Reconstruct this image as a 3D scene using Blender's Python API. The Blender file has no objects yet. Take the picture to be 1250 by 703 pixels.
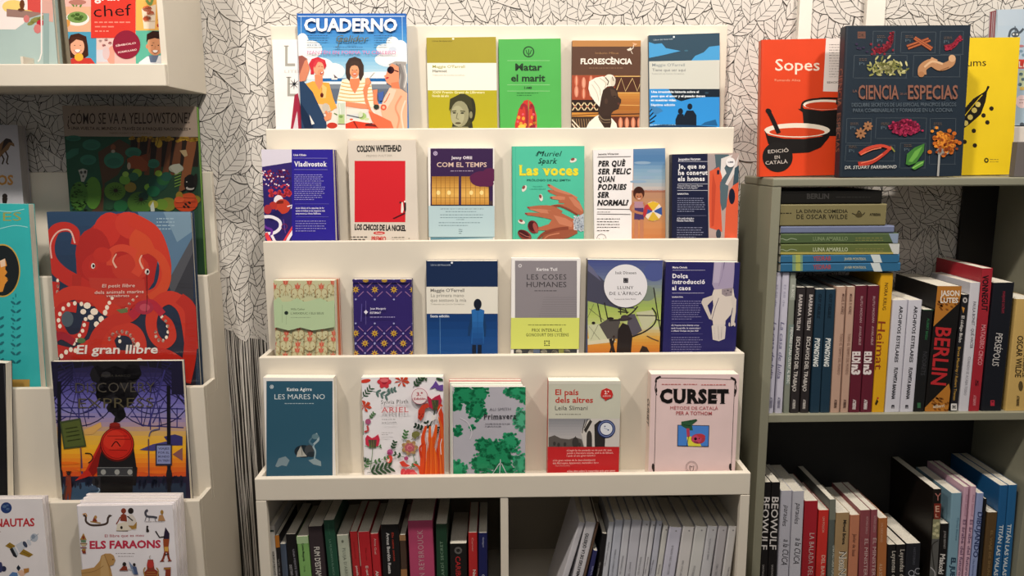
import bpy, bmesh, math, random
from mathutils import Vector, Matrix
from mathutils.geometry import tessellate_polygon

# ------------------------------------------------------------------ camera, light, exposure
SC = bpy.context.scene
COL = SC.collection
CAM = Vector((-0.0107, 0.0, 1.45))
PITCH, YAW, ROLL, FPX = 0.1735, 0.0192, -0.0042, 942.8
_f = Vector((math.sin(YAW)*math.cos(PITCH), math.cos(YAW)*math.cos(PITCH), -math.sin(PITCH)))
_r0 = Vector((math.cos(YAW), -math.sin(YAW), 0)); _u0 = _r0.cross(_f)
_r = _r0*math.cos(ROLL) + _u0*math.sin(ROLL); _u = -_r0*math.sin(ROLL) + _u0*math.cos(ROLL)
cd = bpy.data.cameras.new('camera'); cam = bpy.data.objects.new('camera', cd); COL.objects.link(cam)
cam.matrix_world = Matrix(((_r.x, _u.x, -_f.x, CAM.x), (_r.y, _u.y, -_f.y, CAM.y), (_r.z, _u.z, -_f.z, CAM.z), (0, 0, 0, 1)))
cd.sensor_fit = 'HORIZONTAL'; cd.sensor_width = 36; cd.lens = 36*FPX/1250; cd.clip_start = 0.01
SC.camera = cam
w = bpy.data.worlds.new('world'); SC.world = w; w.use_nodes = True
w.node_tree.nodes['Background'].inputs[0].default_value = (0.92, 0.95, 1.0, 1)
w.node_tree.nodes['Background'].inputs[1].default_value = 0.18
SC.view_settings.view_transform = 'Standard'; SC.view_settings.look = 'None'
SC.view_settings.exposure = -0.42; SC.view_settings.gamma = 1.0

def spot_lamp(x, y, z, tx, ty, tz, power, col, size=0.06, angle=70, blend=0.8):
    l = bpy.data.lights.new('ceiling_or_fill_spot', 'SPOT'); l.energy = power; l.color = col
    l.shadow_soft_size = size; l.spot_size = math.radians(angle); l.spot_blend = blend
    o = bpy.data.objects.new('ceiling_or_fill_spot_light', l); COL.objects.link(o); o.location = (x, y, z)
    o.rotation_euler = (Vector((tx, ty, tz)) - Vector((x, y, z))).to_track_quat('-Z', 'Y').to_euler()
WARM = (1.0, 0.91, 0.81)
spot_lamp(0.05, 0.68, 2.85, 0.05, 1.65, 1.0, 150, WARM, angle=105)
spot_lamp(-1.05, 0.66, 2.85, -0.80, 1.65, 0.9, 118, WARM, angle=95)
spot_lamp(1.35, 0.90, 2.85, 1.05, 1.65, 1.1, 125, WARM, angle=95)
spot_lamp(0.0, -0.70, 2.85, 0.1, 1.7, 1.1, 26, (1.0, .92, .84), size=.3, angle=90)  # weak soft fill added from the camera side, not one of the shop's spots
al = bpy.data.lights.new('fill_panel', 'AREA'); al.energy = 8; al.color = (1.0, 0.95, 0.90); al.shape = 'RECTANGLE'; al.size = 2.4; al.size_y = 0.8  # broad soft fill added overhead, not a real lamp panel
ao = bpy.data.objects.new('fill_panel_light', al); COL.objects.link(ao); ao.location = (0.0, -0.2, 2.9); ao.rotation_euler = (math.radians(15), 0, 0)

# ------------------------------------------------------------------ helpers
def lin(c):
    return c/12.92 if c <= 0.04045 else ((c+0.055)/1.055)**2.4
def hexc(h):
    return tuple(lin(int(h[i:i+2], 16)/255) for i in (0, 2, 4)) + (1.0,)
MATS = {}
def mat(h, rough=0.5, kind='plain', spec=0.4):
    k = (h, rough, kind)
    if k in MATS: return MATS[k]
    m = bpy.data.materials.new(kind + '_' + h); m.use_nodes = True
    nt = m.node_tree; b = nt.nodes['Principled BSDF']; c = hexc(h)
    b.inputs['Roughness'].default_value = rough; b.inputs['Specular IOR Level'].default_value = spec
    tc = nt.nodes.new('ShaderNodeTexCoord'); rp = nt.nodes.new('ShaderNodeValToRGB')
    def tex(node, scale):
        n = nt.nodes.new(node); n.inputs['Scale'].default_value = scale; return n
    amt = {'plain': 0.05, 'pages': 0.22, 'board': 0.05, 'wall': 0.03, 'wood': 0.12, 'metal': 0.1}.get(kind, 0.05)
    n = tex('ShaderNodeTexNoise', {'pages': 6.0, 'board': 5.0}.get(kind, 14.0)); n.inputs['Detail'].default_value = 4
    if kind == 'pages':       # fine paper-edge lines, running along the thickness axis
        mp = nt.nodes.new('ShaderNodeMapping'); mp.inputs['Scale'].default_value = (160, 160, 160)
        mp.vector_type = 'TEXTURE'; mp.inputs['Scale'].default_value = (0.01, 0.01, 0.4)
        nt.links.new(tc.outputs['Object'], mp.inputs[0]); nt.links.new(mp.outputs[0], n.inputs['Vector'])
    else:
        nt.links.new(tc.outputs['Object'], n.inputs['Vector'])
    rp.color_ramp.elements[0].position = 0.3; rp.color_ramp.elements[1].position = 0.7
    rp.color_ramp.elements[0].color = tuple(v*(1-amt) for v in c[:3]) + (1,)
    rp.color_ramp.elements[1].color = tuple(min(1, v*(1+amt*0.5)) for v in c[:3]) + (1,)
    nt.links.new(n.outputs['Fac'], rp.inputs[0]); nt.links.new(rp.outputs[0], b.inputs['Base Color'])
    if kind in ('board', 'wall', 'wood'):
        bp = nt.nodes.new('ShaderNodeBump'); bp.inputs['Strength'].default_value = 0.04; n2 = tex('ShaderNodeTexNoise', 180)
        nt.links.new(tc.outputs['Object'], n2.inputs['Vector']); nt.links.new(n2.outputs['Fac'], bp.inputs['Height']); nt.links.new(bp.outputs[0], b.inputs['Normal'])
    MATS[k] = m; return m
def print_mat(rough):
    k = ('ink', rough)
    if k in MATS: return MATS[k]
    m = bpy.data.materials.new('printed_ink'); m.use_nodes = True; nt = m.node_tree; b = nt.nodes['Principled BSDF']
    a = nt.nodes.new('ShaderNodeAttribute'); a.attribute_name = 'ink'
    n = nt.nodes.new('ShaderNodeTexNoise'); n.inputs['Scale'].default_value = 300
    mx = nt.nodes.new('ShaderNodeMix'); mx.data_type = 'RGBA'; mx.blend_type = 'MULTIPLY'; mx.inputs[0].default_value = 0.06
    nt.links.new(a.outputs['Color'], mx.inputs[6]); nt.links.new(n.outputs['Color'], mx.inputs[7]); nt.links.new(mx.outputs[2], b.inputs['Base Color'])
    b.inputs['Roughness'].default_value = rough; b.inputs['Specular IOR Level'].default_value = 0.4
    MATS[k] = m; return m

def link(o, parent=None):
    COL.objects.link(o)
    if parent: o.parent = parent
    return o
def meshobj(name, verts, faces, m, parent=None):
    me = bpy.data.meshes.new(name); me.from_pydata(verts, [], faces); me.update()
    if m: me.materials.append(m)
    return link(bpy.data.objects.new(name, me), parent)
def prism(poly, z0, z1):
    """extrude a plan outline (x,y) from z0 to z1"""
    n = len(poly); a = sum(poly[i][0]*poly[(i+1) % n][1]-poly[(i+1) % n][0]*poly[i][1] for i in range(n))
    if a < 0: poly = poly[::-1]
    V = [(x, y, z0) for x, y in poly] + [(x, y, z1) for x, y in poly]
    F = [tuple(range(n-1, -1, -1)), tuple(range(n, 2*n))] + [(i, (i+1) % n, n+(i+1) % n, n+i) for i in range(n)]
    return V, F
def boxv(x0, y0, z0, x1, y1, z1): return prism([(x0, y0), (x1, y0), (x1, y1), (x0, y1)], z0, z1)
def join(*parts):
    V = []; F = []
    for v, f in parts:
        k = len(V); V += v; F += [tuple(i+k for i in g) for g in f]
    return V, F
def bevel(o, wd=0.0015, seg=2):
    bm = bmesh.new(); bm.from_mesh(o.data)
    bmesh.ops.bevel(bm, geom=bm.edges[:], offset=wd, segments=seg, affect='EDGES', profile=0.5)
    bm.to_mesh(o.data); bm.free(); return o
def bx(name, x0, y0, z0, x1, y1, z1, m, parent=None, bev=0.0015):
    o = meshobj(name, *boxv(x0, y0, z0, x1, y1, z1), m, parent)
    return bevel(o, bev) if bev else o
def empty(name, loc=(0, 0, 0)):
    o = bpy.data.objects.new(name, None); o.empty_display_size = 0.02; o.location = loc; COL.objects.link(o); return o
def tag(o, label, cat, group=None):
    o['label'] = label; o['category'] = cat
    if group: o['group'] = group
    return o
def struct(o): o['kind'] = 'structure'; return o
def ray(x, y): return (_r*((x-625)/FPX) - _u*((y-351.5)/FPX) + _f)
def at_y(x, y, Y):
    d = ray(x, y); return CAM + d*(Y/d.y)

# text -> triangles, cached; optional slab serifs grown on the ends of the stems
TXT = {}
def glyphs(s, bold=0.0, serif=False):
    serif = serif and 'M' not in s
    k = (s, bold, serif)
    if k in TXT: return TXT[k]
    c = bpy.data.curves.new('lettering', 'FONT'); c.body = s; c.size = 1.0; c.resolution_u = 2; c.offset = bold; c.fill_mode = 'FRONT'
    if serif: c.space_character = 1.14
    o = bpy.data.objects.new('lettering', c); COL.objects.link(o)
    me = bpy.data.meshes.new_from_object(o)
    V = [(v.co.x, v.co.y) for v in me.vertices]; me.calc_loop_triangles(); T = [tuple(t.vertices) for t in me.loop_triangles]
    if serif:
        cnt = {}
        for t in T:
            for i in range(3):
                e = tuple(sorted((t[i], t[(i+1) % 3]))); cnt[e] = cnt.get(e, 0)+1
        th = 0.035; E = []
        for e, q in cnt.items():
            if q != 1: continue
            (ax, ay), (qx, qy) = V[e[0]], V[e[1]]
            if abs(ay-qy) < 0.004 and 0.03 < abs(ax-qx) < 0.22 + 2*bold: E.append((min(ax, qx), max(ax, qx), ay))
        for x0, x1, ay in E:
            lf = min([x0-b_ for a_, b_, c_ in E if abs(c_-ay) < .02 and b_ <= x0+1e-4 and (a_, b_) != (x0, x1)] or [1]); rt = min([a_-x1 for a_, b_, c_ in E if abs(c_-ay) < .02 and a_ >= x1-1e-4 and (a_, b_) != (x0, x1)] or [1])
            lf, rt = max(0, min(.045, lf/2-.03)), max(0, min(.045, rt/2-.03))
            y0 = ay if any(abs(ay-yy) < 0.03+bold for yy in (0.0, -0.2)) else ay-th
            n = len(V); V += [(x0-lf, y0), (x1+rt, y0), (x1+rt, y0+th), (x0-lf, y0+th)]; T += [(n, n+1, n+2), (n, n+2, n+3)]
    bpy.data.objects.remove(o); bpy.data.meshes.remove(me); bpy.data.curves.remove(c)
    if not V: V = [(0, 0)]
    TXT[k] = (V, T, min(v[0] for v in V), max(v[0] for v in V)); return TXT[k]
CAPH = max(v[1] for v in glyphs('H')[0])

ZOOM = {'A': (0, 0, 3.7), 'B': (0, 120, 3.7), 'C': (0, 250, 3.515), 'D': (0, 430, 3.7), 'E': (0, 560, 3.788), 'F': (310, 0, 4.137), 'G': (600, 0, 3.906),
        'H': (310, 150, 4.167), 'I': (600, 150, 3.906), 'J': (310, 290, 4.167), 'K': (600, 290, 3.906), 'L': (310, 430, 4.137), 'M': (600, 430, 3.906),
        'N': (300, 570, 3.906), 'O': (600, 570, 3.788), 'P': (900, 0, 3.194), 'Q': (900, 200, 3.571), 'S': (930, 310, 3.194), 'T': (1080, 310, 3.194),
        'U': (900, 520, 3.842), 'V': (1060, 520, 3.842), 'a1': (320, 600, 6.827), 'a2': (460, 600, 6.825), 'a3': (660, 600, 6.823), 'a4': (780, 600, 6.829),
        'a5': (355, 60, 7.027), 'a6': (690, 40, 5.86), 'a7': (435, 450, 5.209), 'a8': (620, 170, 5.41), 'b1': (310, 170, 5.409), 'b2': (60, 120, 5.021),
        'b3': (0, 600, 5.208), 'b4': (930, 560, 4.919), 'b5': (1080, 560, 4.918), 'b7': (710, 310, 5.41), 'b8': (1180, 0, 3.2), '1': (0, 0, 1.0)}
def px(z, x, y):
    a, b, s = ZOOM[z]; return (a+x/s, b+y/s)

class Sheet:
    """flat print on one face of a book: shapes lie in the face's own plane, measured in metres on it"""
    STEP = 0.000022
    def __init__(s, book, z):
        s.b = book; s.z(z); s.layers = {}; s.cur = 'cover_print'; s.n = 0; s.use('cover_print'); s.rnd = random.Random(book['w'])
    def use(s, name, base=0.0):
        s.cur = name; s.layers.setdefault(name, ([], [], [])); s.base = base; return s
    def z(s, z): s.Z = ZOOM[z]; return s
    def m(s, x, y):
        a, b, k = s.Z; d = ray(a+x/k, b+y/k); B = s.b
        t = (B['o']-CAM).dot(B['n'])/d.dot(B['n']); P = CAM+d*t-B['o']
        return (P.dot(B['u']), P.dot(B['v']))
    def _add(s, pts, tris, col):
        V, F, C = s.layers[s.cur]; s.n += 1; y = -s.base-0.0001-s.n*s.STEP; hw, h = s.b['w']/2, s.b['h']; c = hexc(col)
        inside = all(-hw <= p[0] <= hw and 0 <= p[1] <= h for p in pts)
        if inside:
            k = len(V); V += [(p[0], y, p[1]) for p in pts]
            for t in tris:
                a, b_, d = (pts[i] for i in t)
                if (b_[0]-a[0])*(d[1]-a[1])-(b_[1]-a[1])*(d[0]-a[0]) < 0: t = (t[0], t[2], t[1])
                F.append(tuple(i+k for i in t)); C.append(c)
            return s
        for t in tris:
            poly = [pts[i] for i in t]
            for ax, lim, sg in ((0, -hw, 1), (0, hw, -1), (1, 0, 1), (1, h, -1)):
                out = []
                for i in range(len(poly)):
                    p, q = poly[i], poly[(i+1) % len(poly)]; dp, dq = (p[ax]-lim)*sg, (q[ax]-lim)*sg
                    if dp >= 0: out.append(p)
                    if (dp > 0 > dq) or (dp < 0 < dq):
                        f = dp/(dp-dq); out.append((p[0]+(q[0]-p[0])*f, p[1]+(q[1]-p[1])*f))
                poly = out
                if len(poly) < 3: break
            if len(poly) < 3: continue
            a, b_, d = poly[0], poly[1], poly[2]
            if (b_[0]-a[0])*(d[1]-a[1])-(b_[1]-a[1])*(d[0]-a[0]) < 0: poly = poly[::-1]
            k = len(V); V += [(p[0], y, p[1]) for p in poly]; F.append(tuple(range(k, k+len(poly)))); C.append(c)
        return s
    def p(s, pts, col):
        q = [s.m(*a) for a in pts]; T = tessellate_polygon([[Vector((a[0], a[1], 0)) for a in q]]); return s._add(q, T, col)
    def r(s, x0, y0, x1, y1, col): return s.p([(x0, y0), (x1, y0), (x1, y1), (x0, y1)], col)
    def fill(s, col):
        hw, h = s.b['w']/2, s.b['h']; return s._add([(-hw, 0), (hw, 0), (hw, h), (-hw, h)], [(0, 1, 2), (0, 2, 3)], col)
    def g(s, x0, y0, x1, y1, cols, n=14):
        m_ = len(cols)-1
        for i in range(n):
            f = i/(n-1)*m_; a = min(int(f), m_-1); f -= a
            c = ''.join('%02x' % int(int(cols[a][j:j+2], 16)*(1-f)+int(cols[a+1][j:j+2], 16)*f) for j in (0, 2, 4))
            s.n -= 1 if i else 0
            s.r(x0, y0+(y1-y0)*i/n, x1, y0+(y1-y0)*(i+1)/n, c)
        return s
    def e(s, cx, cy, rx, ry, col, rot=0, n=18):
        a = math.radians(rot); ca, sa = math.cos(a), math.sin(a)
        return s.p([(cx+rx*math.cos(t)*ca-ry*math.sin(t)*sa, cy+rx*math.cos(t)*sa+ry*math.sin(t)*ca) for t in [i*2*math.pi/n for i in range(n)]], col)
    def es(s, L, rx, ry, col, rot=0, n=8):
        for q in L:
            s.n -= 1; s.e(q[0], q[1], q[2] if len(q) > 2 else rx, q[3] if len(q) > 3 else ry, col, rot, n)
        s.n += 1; return s
    def l(s, pts, w, col, w1=None):
        w1 = w if w1 is None else w1; n = len(pts); L = []; R_ = []
        for i, (x, y) in enumerate(pts):
            a = pts[max(i-1, 0)]; b = pts[min(i+1, n-1)]; dx, dy = b[0]-a[0], b[1]-a[1]; d = math.hypot(dx, dy) or 1
            k = (w+(w1-w)*i/(n-1))/2/d; L.append((x-dy*k, y+dx*k)); R_.append((x+dy*k, y-dx*k))
        q = [s.m(*a) for a in L+R_]; T = []
        for i in range(n-1): T += [(i, i+1, n+i+1), (i, n+i+1, n+i)]
        return s._add(q, T, col)
    def ls(s, L, w, col):
        for q in L: s.n -= 1; s.l(q, w, col)
        s.n += 1; return s
    def c(s, pts, w, col, w1=None, k=6):
        """smooth curve through the points"""
        P = [pts[0]]+list(pts)+[pts[-1]]; out = []
        for i in range(1, len(P)-2):
            for j in range(k):
                t = j/k; a, b, c_, d = P[i-1], P[i], P[i+1], P[i+2]
                out.append(tuple(0.5*(2*b[q]+(c_[q]-a[q])*t+(2*a[q]-5*b[q]+4*c_[q]-d[q])*t*t+(3*b[q]-a[q]-3*c_[q]+d[q])*t**3) for q in (0, 1)))
        out.append(pts[-1]); return s.l(out, w, col, w1)
    def ring(s, cx, cy, r, w, col, n=24): return s.l([(cx+r*math.cos(i*2*math.pi/n), cy+r*math.sin(i*2*math.pi/n)) for i in range(n+1)], w, col)
    def t(s, txt, x0, y0, x1, y1, h, col, bold=0.0, serif=False, it=0.0):
        """baseline from (x0,y0) to (x1,y1), capitals h tall"""
        V, T, mn, mx = glyphs(txt, bold, serif)
        A, B_ = s.m(x0, y0), s.m(x1, y1); d = math.hypot(x1-x0, y1-y0) or 1
        U = s.m(x0+(y1-y0)/d*h, y0-(x1-x0)/d*h)
        ux, uy = (B_[0]-A[0])/(mx-mn), (B_[1]-A[1])/(mx-mn); vx, vy = (U[0]-A[0])/CAPH, (U[1]-A[1])/CAPH
        return s._add([(A[0]+(x-mn+it*y)*ux+y*vx, A[1]+(x-mn+it*y)*uy+y*vy) for x, y in V], T, col)
    def mt(s, x0, y0, x1, y1, n, col, h=3.0, just=False):
        """lines too small to read, set as rows of word-length dashes"""
        for i in range(n):
            y = y0+(y1-y0)*i/max(n-1, 1); x = x0; end = x1 if just or i < n-1 else x0+(x1-x0)*0.7
            end -= 0 if just else s.rnd.random()*(x1-x0)*0.12
            while x < end-h:
                wd = h*(0.8+s.rnd.random()*2.6); wd = min(wd, end-x); s.n -= 1
                s.r(x, y-h*0.5, x+wd, y+h*0.25, col); x += wd+h*0.7
        s.n += 1; return s
    def done(s):
        for name, (V, F, C) in s.layers.items():
            if not F: continue
            name = name.split('#')[0]; me = bpy.data.meshes.new(name); me.from_pydata(V, [], F); me.materials.append(print_mat(s.b.get('gloss', 0.4)))
            at = me.color_attributes.new('ink', 'FLOAT_COLOR', 'CORNER'); buf = []
            for f, c in zip(F, C): buf += list(c)*len(f)
            at.data.foreach_set('color', buf); me.update()
            link(bpy.data.objects.new(name, me), s.b['root'])

def body(root, w, t, h, cover, hard, mode, pages, spine=None):
    """cover shell (front board, spine, back board) and the block of pages inside it"""
    c = 0.0024 if hard else 0.0007; o = 0.0028 if hard else 0.0006; hw = w/2; cm = mat(cover, 0.42)
    if mode == 'face':      # front board faces the viewer, spine on the left
        r = min(0.004, t*0.3) if hard else 0.0012
        pl = [(hw, 0), (-hw+r, 0), (-hw+.3*r, .3*r), (-hw, r), (-hw, t-r), (-hw+.3*r, t-.3*r), (-hw+r, t), (hw, t), (hw, t-c), (-hw+c+r, t-c), (-hw+c, t-c-r*.7), (-hw+c, c+r*.7), (-hw+c+r, c), (hw, c)]
        V, F = prism(pl, 0, h); pv = boxv(-hw+c+.0002, c+.0002, o*.4, hw-o*1.6, t-c-.0002, h-o)
    elif mode == 'spine':   # spine faces the viewer
        r = min(0.25*w, 0.0025)
        pl = [(-hw, t), (-hw, r), (-hw+.3*r, .3*r), (-hw+r, 0), (hw-r, 0), (hw-.3*r, .3*r), (hw, r), (hw, t), (hw-c, t), (hw-c, c+r), (hw-c-r*.5, c), (-hw+c+r*.5, c), (-hw+c, c+r), (-hw+c, t)]
        V, F = prism(pl, 0, h); pv = boxv(-hw+c+.0002, c+.0008, o*.4, hw-c-.0002, t-o*1.6, h-o)
    else:                   # lying flat, spine towards the viewer
        r = min(0.25*h, 0.0025)
        pl = [(t, 0), (r, 0), (.3*r, .3*r), (0, r), (0, h-r), (.3*r, h-.3*r), (r, h), (t, h), (t, h-c), (c+r, h-c), (c, h-c-r*.5), (c, c+r*.5), (c+r, c), (t, c)]
        V, F = prism(pl, -hw, hw); V = [(z, x, y) for x, y, z in V]
        pv = boxv(-hw+o, c+.0008, c+.0002, hw-o, t-o*1.6, h-c-.0002)
    co = meshobj('cover', V, F, cm, root)
    pg = meshobj('page_block', *pv, mat(pages, 0.85, 'pages'), root)
    if spine:
        sp = {'face': lambda: boxv(-hw-.0002, r, 0.0, -hw, t-r, h), }.get(mode)
        if sp: meshobj('spine_strip', *sp(), mat(spine, 0.42), root)
    return co

def place(name, label, P0, axes, w, t, h, cover, hard, mode, pages, group, zoom, gloss, spine=None):
    u, y, v = axes; o = P0 + u*(w/2)
    root = empty(name); root.matrix_world = Matrix(((u.x, y.x, v.x, o.x), (u.y, y.y, v.y, o.y), (u.z, y.z, v.z, o.z), (0, 0, 0, 1)))
    tag(root, label, 'book', group); body(root, w, t, h, cover, hard, mode, pages, spine)
    return Sheet(dict(root=root, o=o, u=u, v=v, n=-y, w=w, h=h, t=t, gloss=gloss), zoom)

def face(label, D, zf, zoom, TL, TR, BL=None, t=0.015, cover='ffffff', hard=False, pages='e9e2d2', lean=2.0, group=None, name='book', gloss=0.4, spine=None, back=0.0):
    """a book standing cover outwards on ledge height zf, leaning on the board whose face is at depth D; TL, TR: its upper corners"""
    L = math.radians(lean); zf += t*math.sin(L) + 0.0002; s = Vector((0, math.sin(L), math.cos(L))); X = Vector((1, 0, 0)); n = X.cross(s)   # n points to the viewer (-y)
    if n.y > 0: n = -n
    top = px(zoom, *TL), px(zoom, *TR)
    zt = at_y(*top[0], D-t-back).z; yb = D - back - t/math.cos(L) - (zt-zf)*math.tan(L) - 0.0015
    O = Vector((0, yb, zf))
    def hit(q): d = ray(*q); return CAM+d*((O-CAM).dot(n)/d.dot(n))
    a, b = hit(top[0]), hit(top[1]); w = (b-a).length; u = (b-a).normalized()
    v = n.cross(u); h = (a.z - zf + min(0.0, u.z*w))/v.z
    y = v.cross(u)
    return place(name, label, a - v*h, (u, y, v), w, t, h, cover, hard, 'face', pages, group, zoom, gloss, spine)

def spine(label, Y, zf, zoom, TL, TR, BL, depth=0.145, cover='ffffff', hard=False, pages='d9d4c6', group=None, name='book', gloss=0.4):
    """a shelved book, spine outwards in the plane y = Y; TL, TR, BL: corners of the spine, its foot on height zf"""
    a, b, c = (at_y(*px(zoom, *q), Y) for q in (TL, TR, BL)); v = (a-c).normalized(); u = Vector((v.z, 0, -v.x))
    w = max((b-a).dot(u), 0.003) - 0.0003; h = (a.z-zf - max(0.0, -u.z*w))/v.z
    return place(name, label, a - v*h, (u, v.cross(u), v), w, depth, h, cover, hard, 'spine', pages, group, zoom, gloss)

def flat(label, Y, zoom, x0, x1, y0, zb, h, depth=0.17, cover='ffffff', pages='d9d4c6', gloss=0.4):
    a = at_y(*px(zoom, x0, y0), Y); b = at_y(*px(zoom, x1, y0), Y)
    return place('book', label, Vector((a.x, Y, zb)), (Vector((1, 0, 0)), Vector((0, 1, 0)), Vector((0, 0, 1))), b.x-a.x, depth, h, cover, False, 'flat', pages, None, zoom, gloss)

# ------------------------------------------------------------------ setting
CREAM = mat('ddd5c6', 0.45, 'board'); OLIVE = mat('8b8a78', 0.38, 'board'); WHT = mat('e9e4da', 0.6, 'wall')
struct(bx('wall_back', -3.0, 1.815, 0, 3.0, 1.93, 3.0, mat('d2cdc6', 0.7, 'wall'), None, 0))
struct(bx('floor', -3.0, -3.0, -0.1, 3.0, 1.93, 0, mat('6f675c', 0.5, 'wood'), None, 0))
struct(bx('ceiling', -3.0, -3.0, 3.0, 3.0, 1.93, 3.1, WHT, None, 0))
for i, (xa, xb) in enumerate((((975, 5), (991, 5)), ((1057, 5), (1080, 5)))):
    a = at_y(*xa, 1.806); b = at_y(*xb, 1.806); struct(bx('trim_%d' % (i+1), a.x, 1.800, 1.41, b.x, 1.8149, 3.0, WHT))

struct(bx('trim_3', 1.085, 1.800, .87, 1.167, 1.8102, 1.3765, mat('1d1a17', .6, 'board'), None, .001))  # near-black strip added on the wall, stands in for shade beside the right panel

def wallpaper():
    """leaf drawing printed on the wall: outlines and veins of overlapping leaves, stems below"""
    R = random.Random(7); V = []; F = []; M = []
    W0 = 1.815
    def quad(a, b, wd, y, m):
        dx, dz = b[0]-a[0], b[1]-a[1]; d = math.hypot(dx, dz) or 1; k = wd/2/d; k_ = len(V)
        V.extend([(a[0]-dz*k, y, a[1]+dx*k), (a[0]+dz*k, y, a[1]-dx*k), (b[0]+dz*k, y, b[1]-dx*k), (b[0]-dz*k, y, b[1]+dx*k)])
        F.append((k_, k_+1, k_+2, k_+3)); M.append(m)
    sx, sz = 0.037, 0.043; nx, nz = int(2.45/sx), int(0.86/sz)+1
    for j in range(nz):
        for i in range(nx):
            cx = -1.15+(i+.5*(j % 2))*sx+R.uniform(-.008, .008); cz = 1.055+j*sz+R.uniform(-.008, .008)
            ang = math.radians(90+R.gauss(0, 42)); L = R.uniform(.085, .115); Wd = L*R.uniform(.20, .25)
            lev = (i % 5)+5*(j % 5); y = W0-.0003-lev*.00009
            ux, uz = math.cos(ang), math.sin(ang); bend = R.uniform(-.12, .12)
            def P(t, sd, w_=Wd):
                b = bend*L*math.sin(math.pi*t); ww = w_*math.sin(math.pi*min(1, t**.8))**.85*sd
                return (cx+ux*(t-.5)*L-uz*(ww+b), cz+uz*(t-.5)*L+ux*(ww+b))
            N = 8; ts = [q/N for q in range(N+1)]
            lf = [P(t, 1) for t in ts]; rt = [P(t, -1) for t in ts]
            k = len(V); V.extend([(p[0], y, p[1]) for p in rt+lf[::-1][1:-1]]); F.append(tuple(range(k, k+2*N))); M.append(0)
            lw = R.uniform(.0010, .0015); yl = y-.00005
            for q in range(N):
                quad(lf[q], lf[q+1], lw, yl, 1); quad(rt[q], rt[q+1], lw, yl, 1)
            for q in range(4): quad(P(q*.24, 0), P(q*.24+.24, 0), lw, yl, 1)
            for q in range(1, 6):
                t = q*.15; quad(P(t, 0), P(min(t+.13, .96), .8), lw*.8, yl, 1); quad(P(t, 0), P(min(t+.13, .96), -.8), lw*.8, yl, 1)
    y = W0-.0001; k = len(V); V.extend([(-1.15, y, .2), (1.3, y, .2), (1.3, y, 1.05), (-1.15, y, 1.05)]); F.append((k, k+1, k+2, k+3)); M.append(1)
    x = -0.70
    while x < -0.46:
        dr = R.uniform(-.018, .018); lw = R.uniform(.0005, .0024); xs = x; zt = 1.06+R.uniform(-.01, .01)
        pts = [(xs+dr*q/6+R.uniform(-.0016, .0016), zt-(zt-.3)*q/6) for q in range(7)]
        for q in range(6): quad(pts[q], pts[q+1], lw, W0-.0003-R.random()*.0008, 0)
        x += R.uniform(.0015, .0036)
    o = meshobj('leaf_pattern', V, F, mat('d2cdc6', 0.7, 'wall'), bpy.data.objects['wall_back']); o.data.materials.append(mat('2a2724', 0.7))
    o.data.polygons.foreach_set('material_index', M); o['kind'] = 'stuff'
    bm = bmesh.new(); bm.from_mesh(o.data)
    for f in bm.faces:
        if f.normal.y > 0: f.normal_flip()
    bm.to_mesh(o.data); bm.free()
wallpaper()

# ------------------------------------------------------------------ display units
ZT = [1.7245, 1.5017, 1.2693, 1.0398, 0.8094]; DT = [1.760, 1.6804, 1.6143, 1.5409, 1.4659]
TH = 0.014; PK = 0.030; WALLY = 1.8105
def tiers(root, x0, x1, Z, D, last):
    """stepped tiers: each upright board is the back of one row of books and the front lip of the row above"""
    n = len(Z)
    for i in range(n):
        low = Z[i+1]-PK if i+1 < n else 0.0
        if i+1 < n or last: bx('display_board', x0, D[i], low, x1, D[i]+TH, Z[i], CREAM, root, 0.002)
        if i+1 < n:
            bx('ledge', x0+.0105, D[i+1]+TH+.0002, low+.0005, x1-.0105, D[i]-.0002, low+0.008, CREAM, root, 0)
            for xa, xb in ((x0, x0+.010), (x1-.010, x1)):
                bx('end_cheek', xa, D[i+1]+TH+.0002, low+.0002, xb, D[i]-.0002, Z[i+1]-.002, CREAM, root, 0)
    pl = [(WALLY, Z[0]-.001), (D[0]+TH+.0002, Z[0]-.001)]
    for i in range(n-1):
        low = Z[i+1]-PK; pl += [(D[i]+TH+.0002, low), (D[i+1]+TH+.0002, low)]
    pl += [(D[-1]+TH+.0002, 0.001), (WALLY, 0.001)]
    if pl[1][0] > WALLY-.004: pl = pl[2:]; pl[0] = (WALLY, pl[0][1])
    for xa, xb in ((x0, x0+.012), (x1-.012, x1)):
        V, F = prism(pl, xa, xb); meshobj('side_panel', [(c, a, b) for a, b, c in V], F, CREAM, root)
def ledge_z(Z, i): return Z[i+1]-PK+0.0082

U = empty('display_bookcase'); tag(U, 'cream stepped display bookcase in the middle with rising tiers and an open lower shelf', 'bookcase')
tiers(U, -0.5, 0.5, ZT, DT, False)
Dr, Zr = DT[4], ZT[4]; RB = Zr-0.0475
bx('top_rail', -.5, Dr, RB, .5, Dr+TH, Zr, CREAM, U, .002)
bx('stile', -.5, Dr, 0.0, -.479, Dr+TH, RB-.0002, CREAM, U, .001); bx('stile', .481, Dr, 0.0, .5, Dr+TH, RB-.0002, CREAM, U, .001)
bx('divider', -.008, Dr+.001, 0.0, .008, WALLY-.006, RB+.01, CREAM, U, .001)
bx('bottom_shelf', -.4878, Dr+TH+.0005, .449, -.0082, WALLY-.006, .465, CREAM, U, 0); bx('bottom_shelf', .0082, Dr+TH+.0005, .449, .4878, WALLY-.006, .465, CREAM, U, 0)
bx('cabinet_top', -.4878, Dr+TH+.0005, RB+.0105, .4878, WALLY-.006, Zr-PK-.0005, CREAM, U, 0)
bx('back_panel', -.4878, WALLY-.0055, 0.0, .4878, WALLY-.0005, 1.0, mat('a9a090', .6, 'board'), U, 0)

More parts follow.
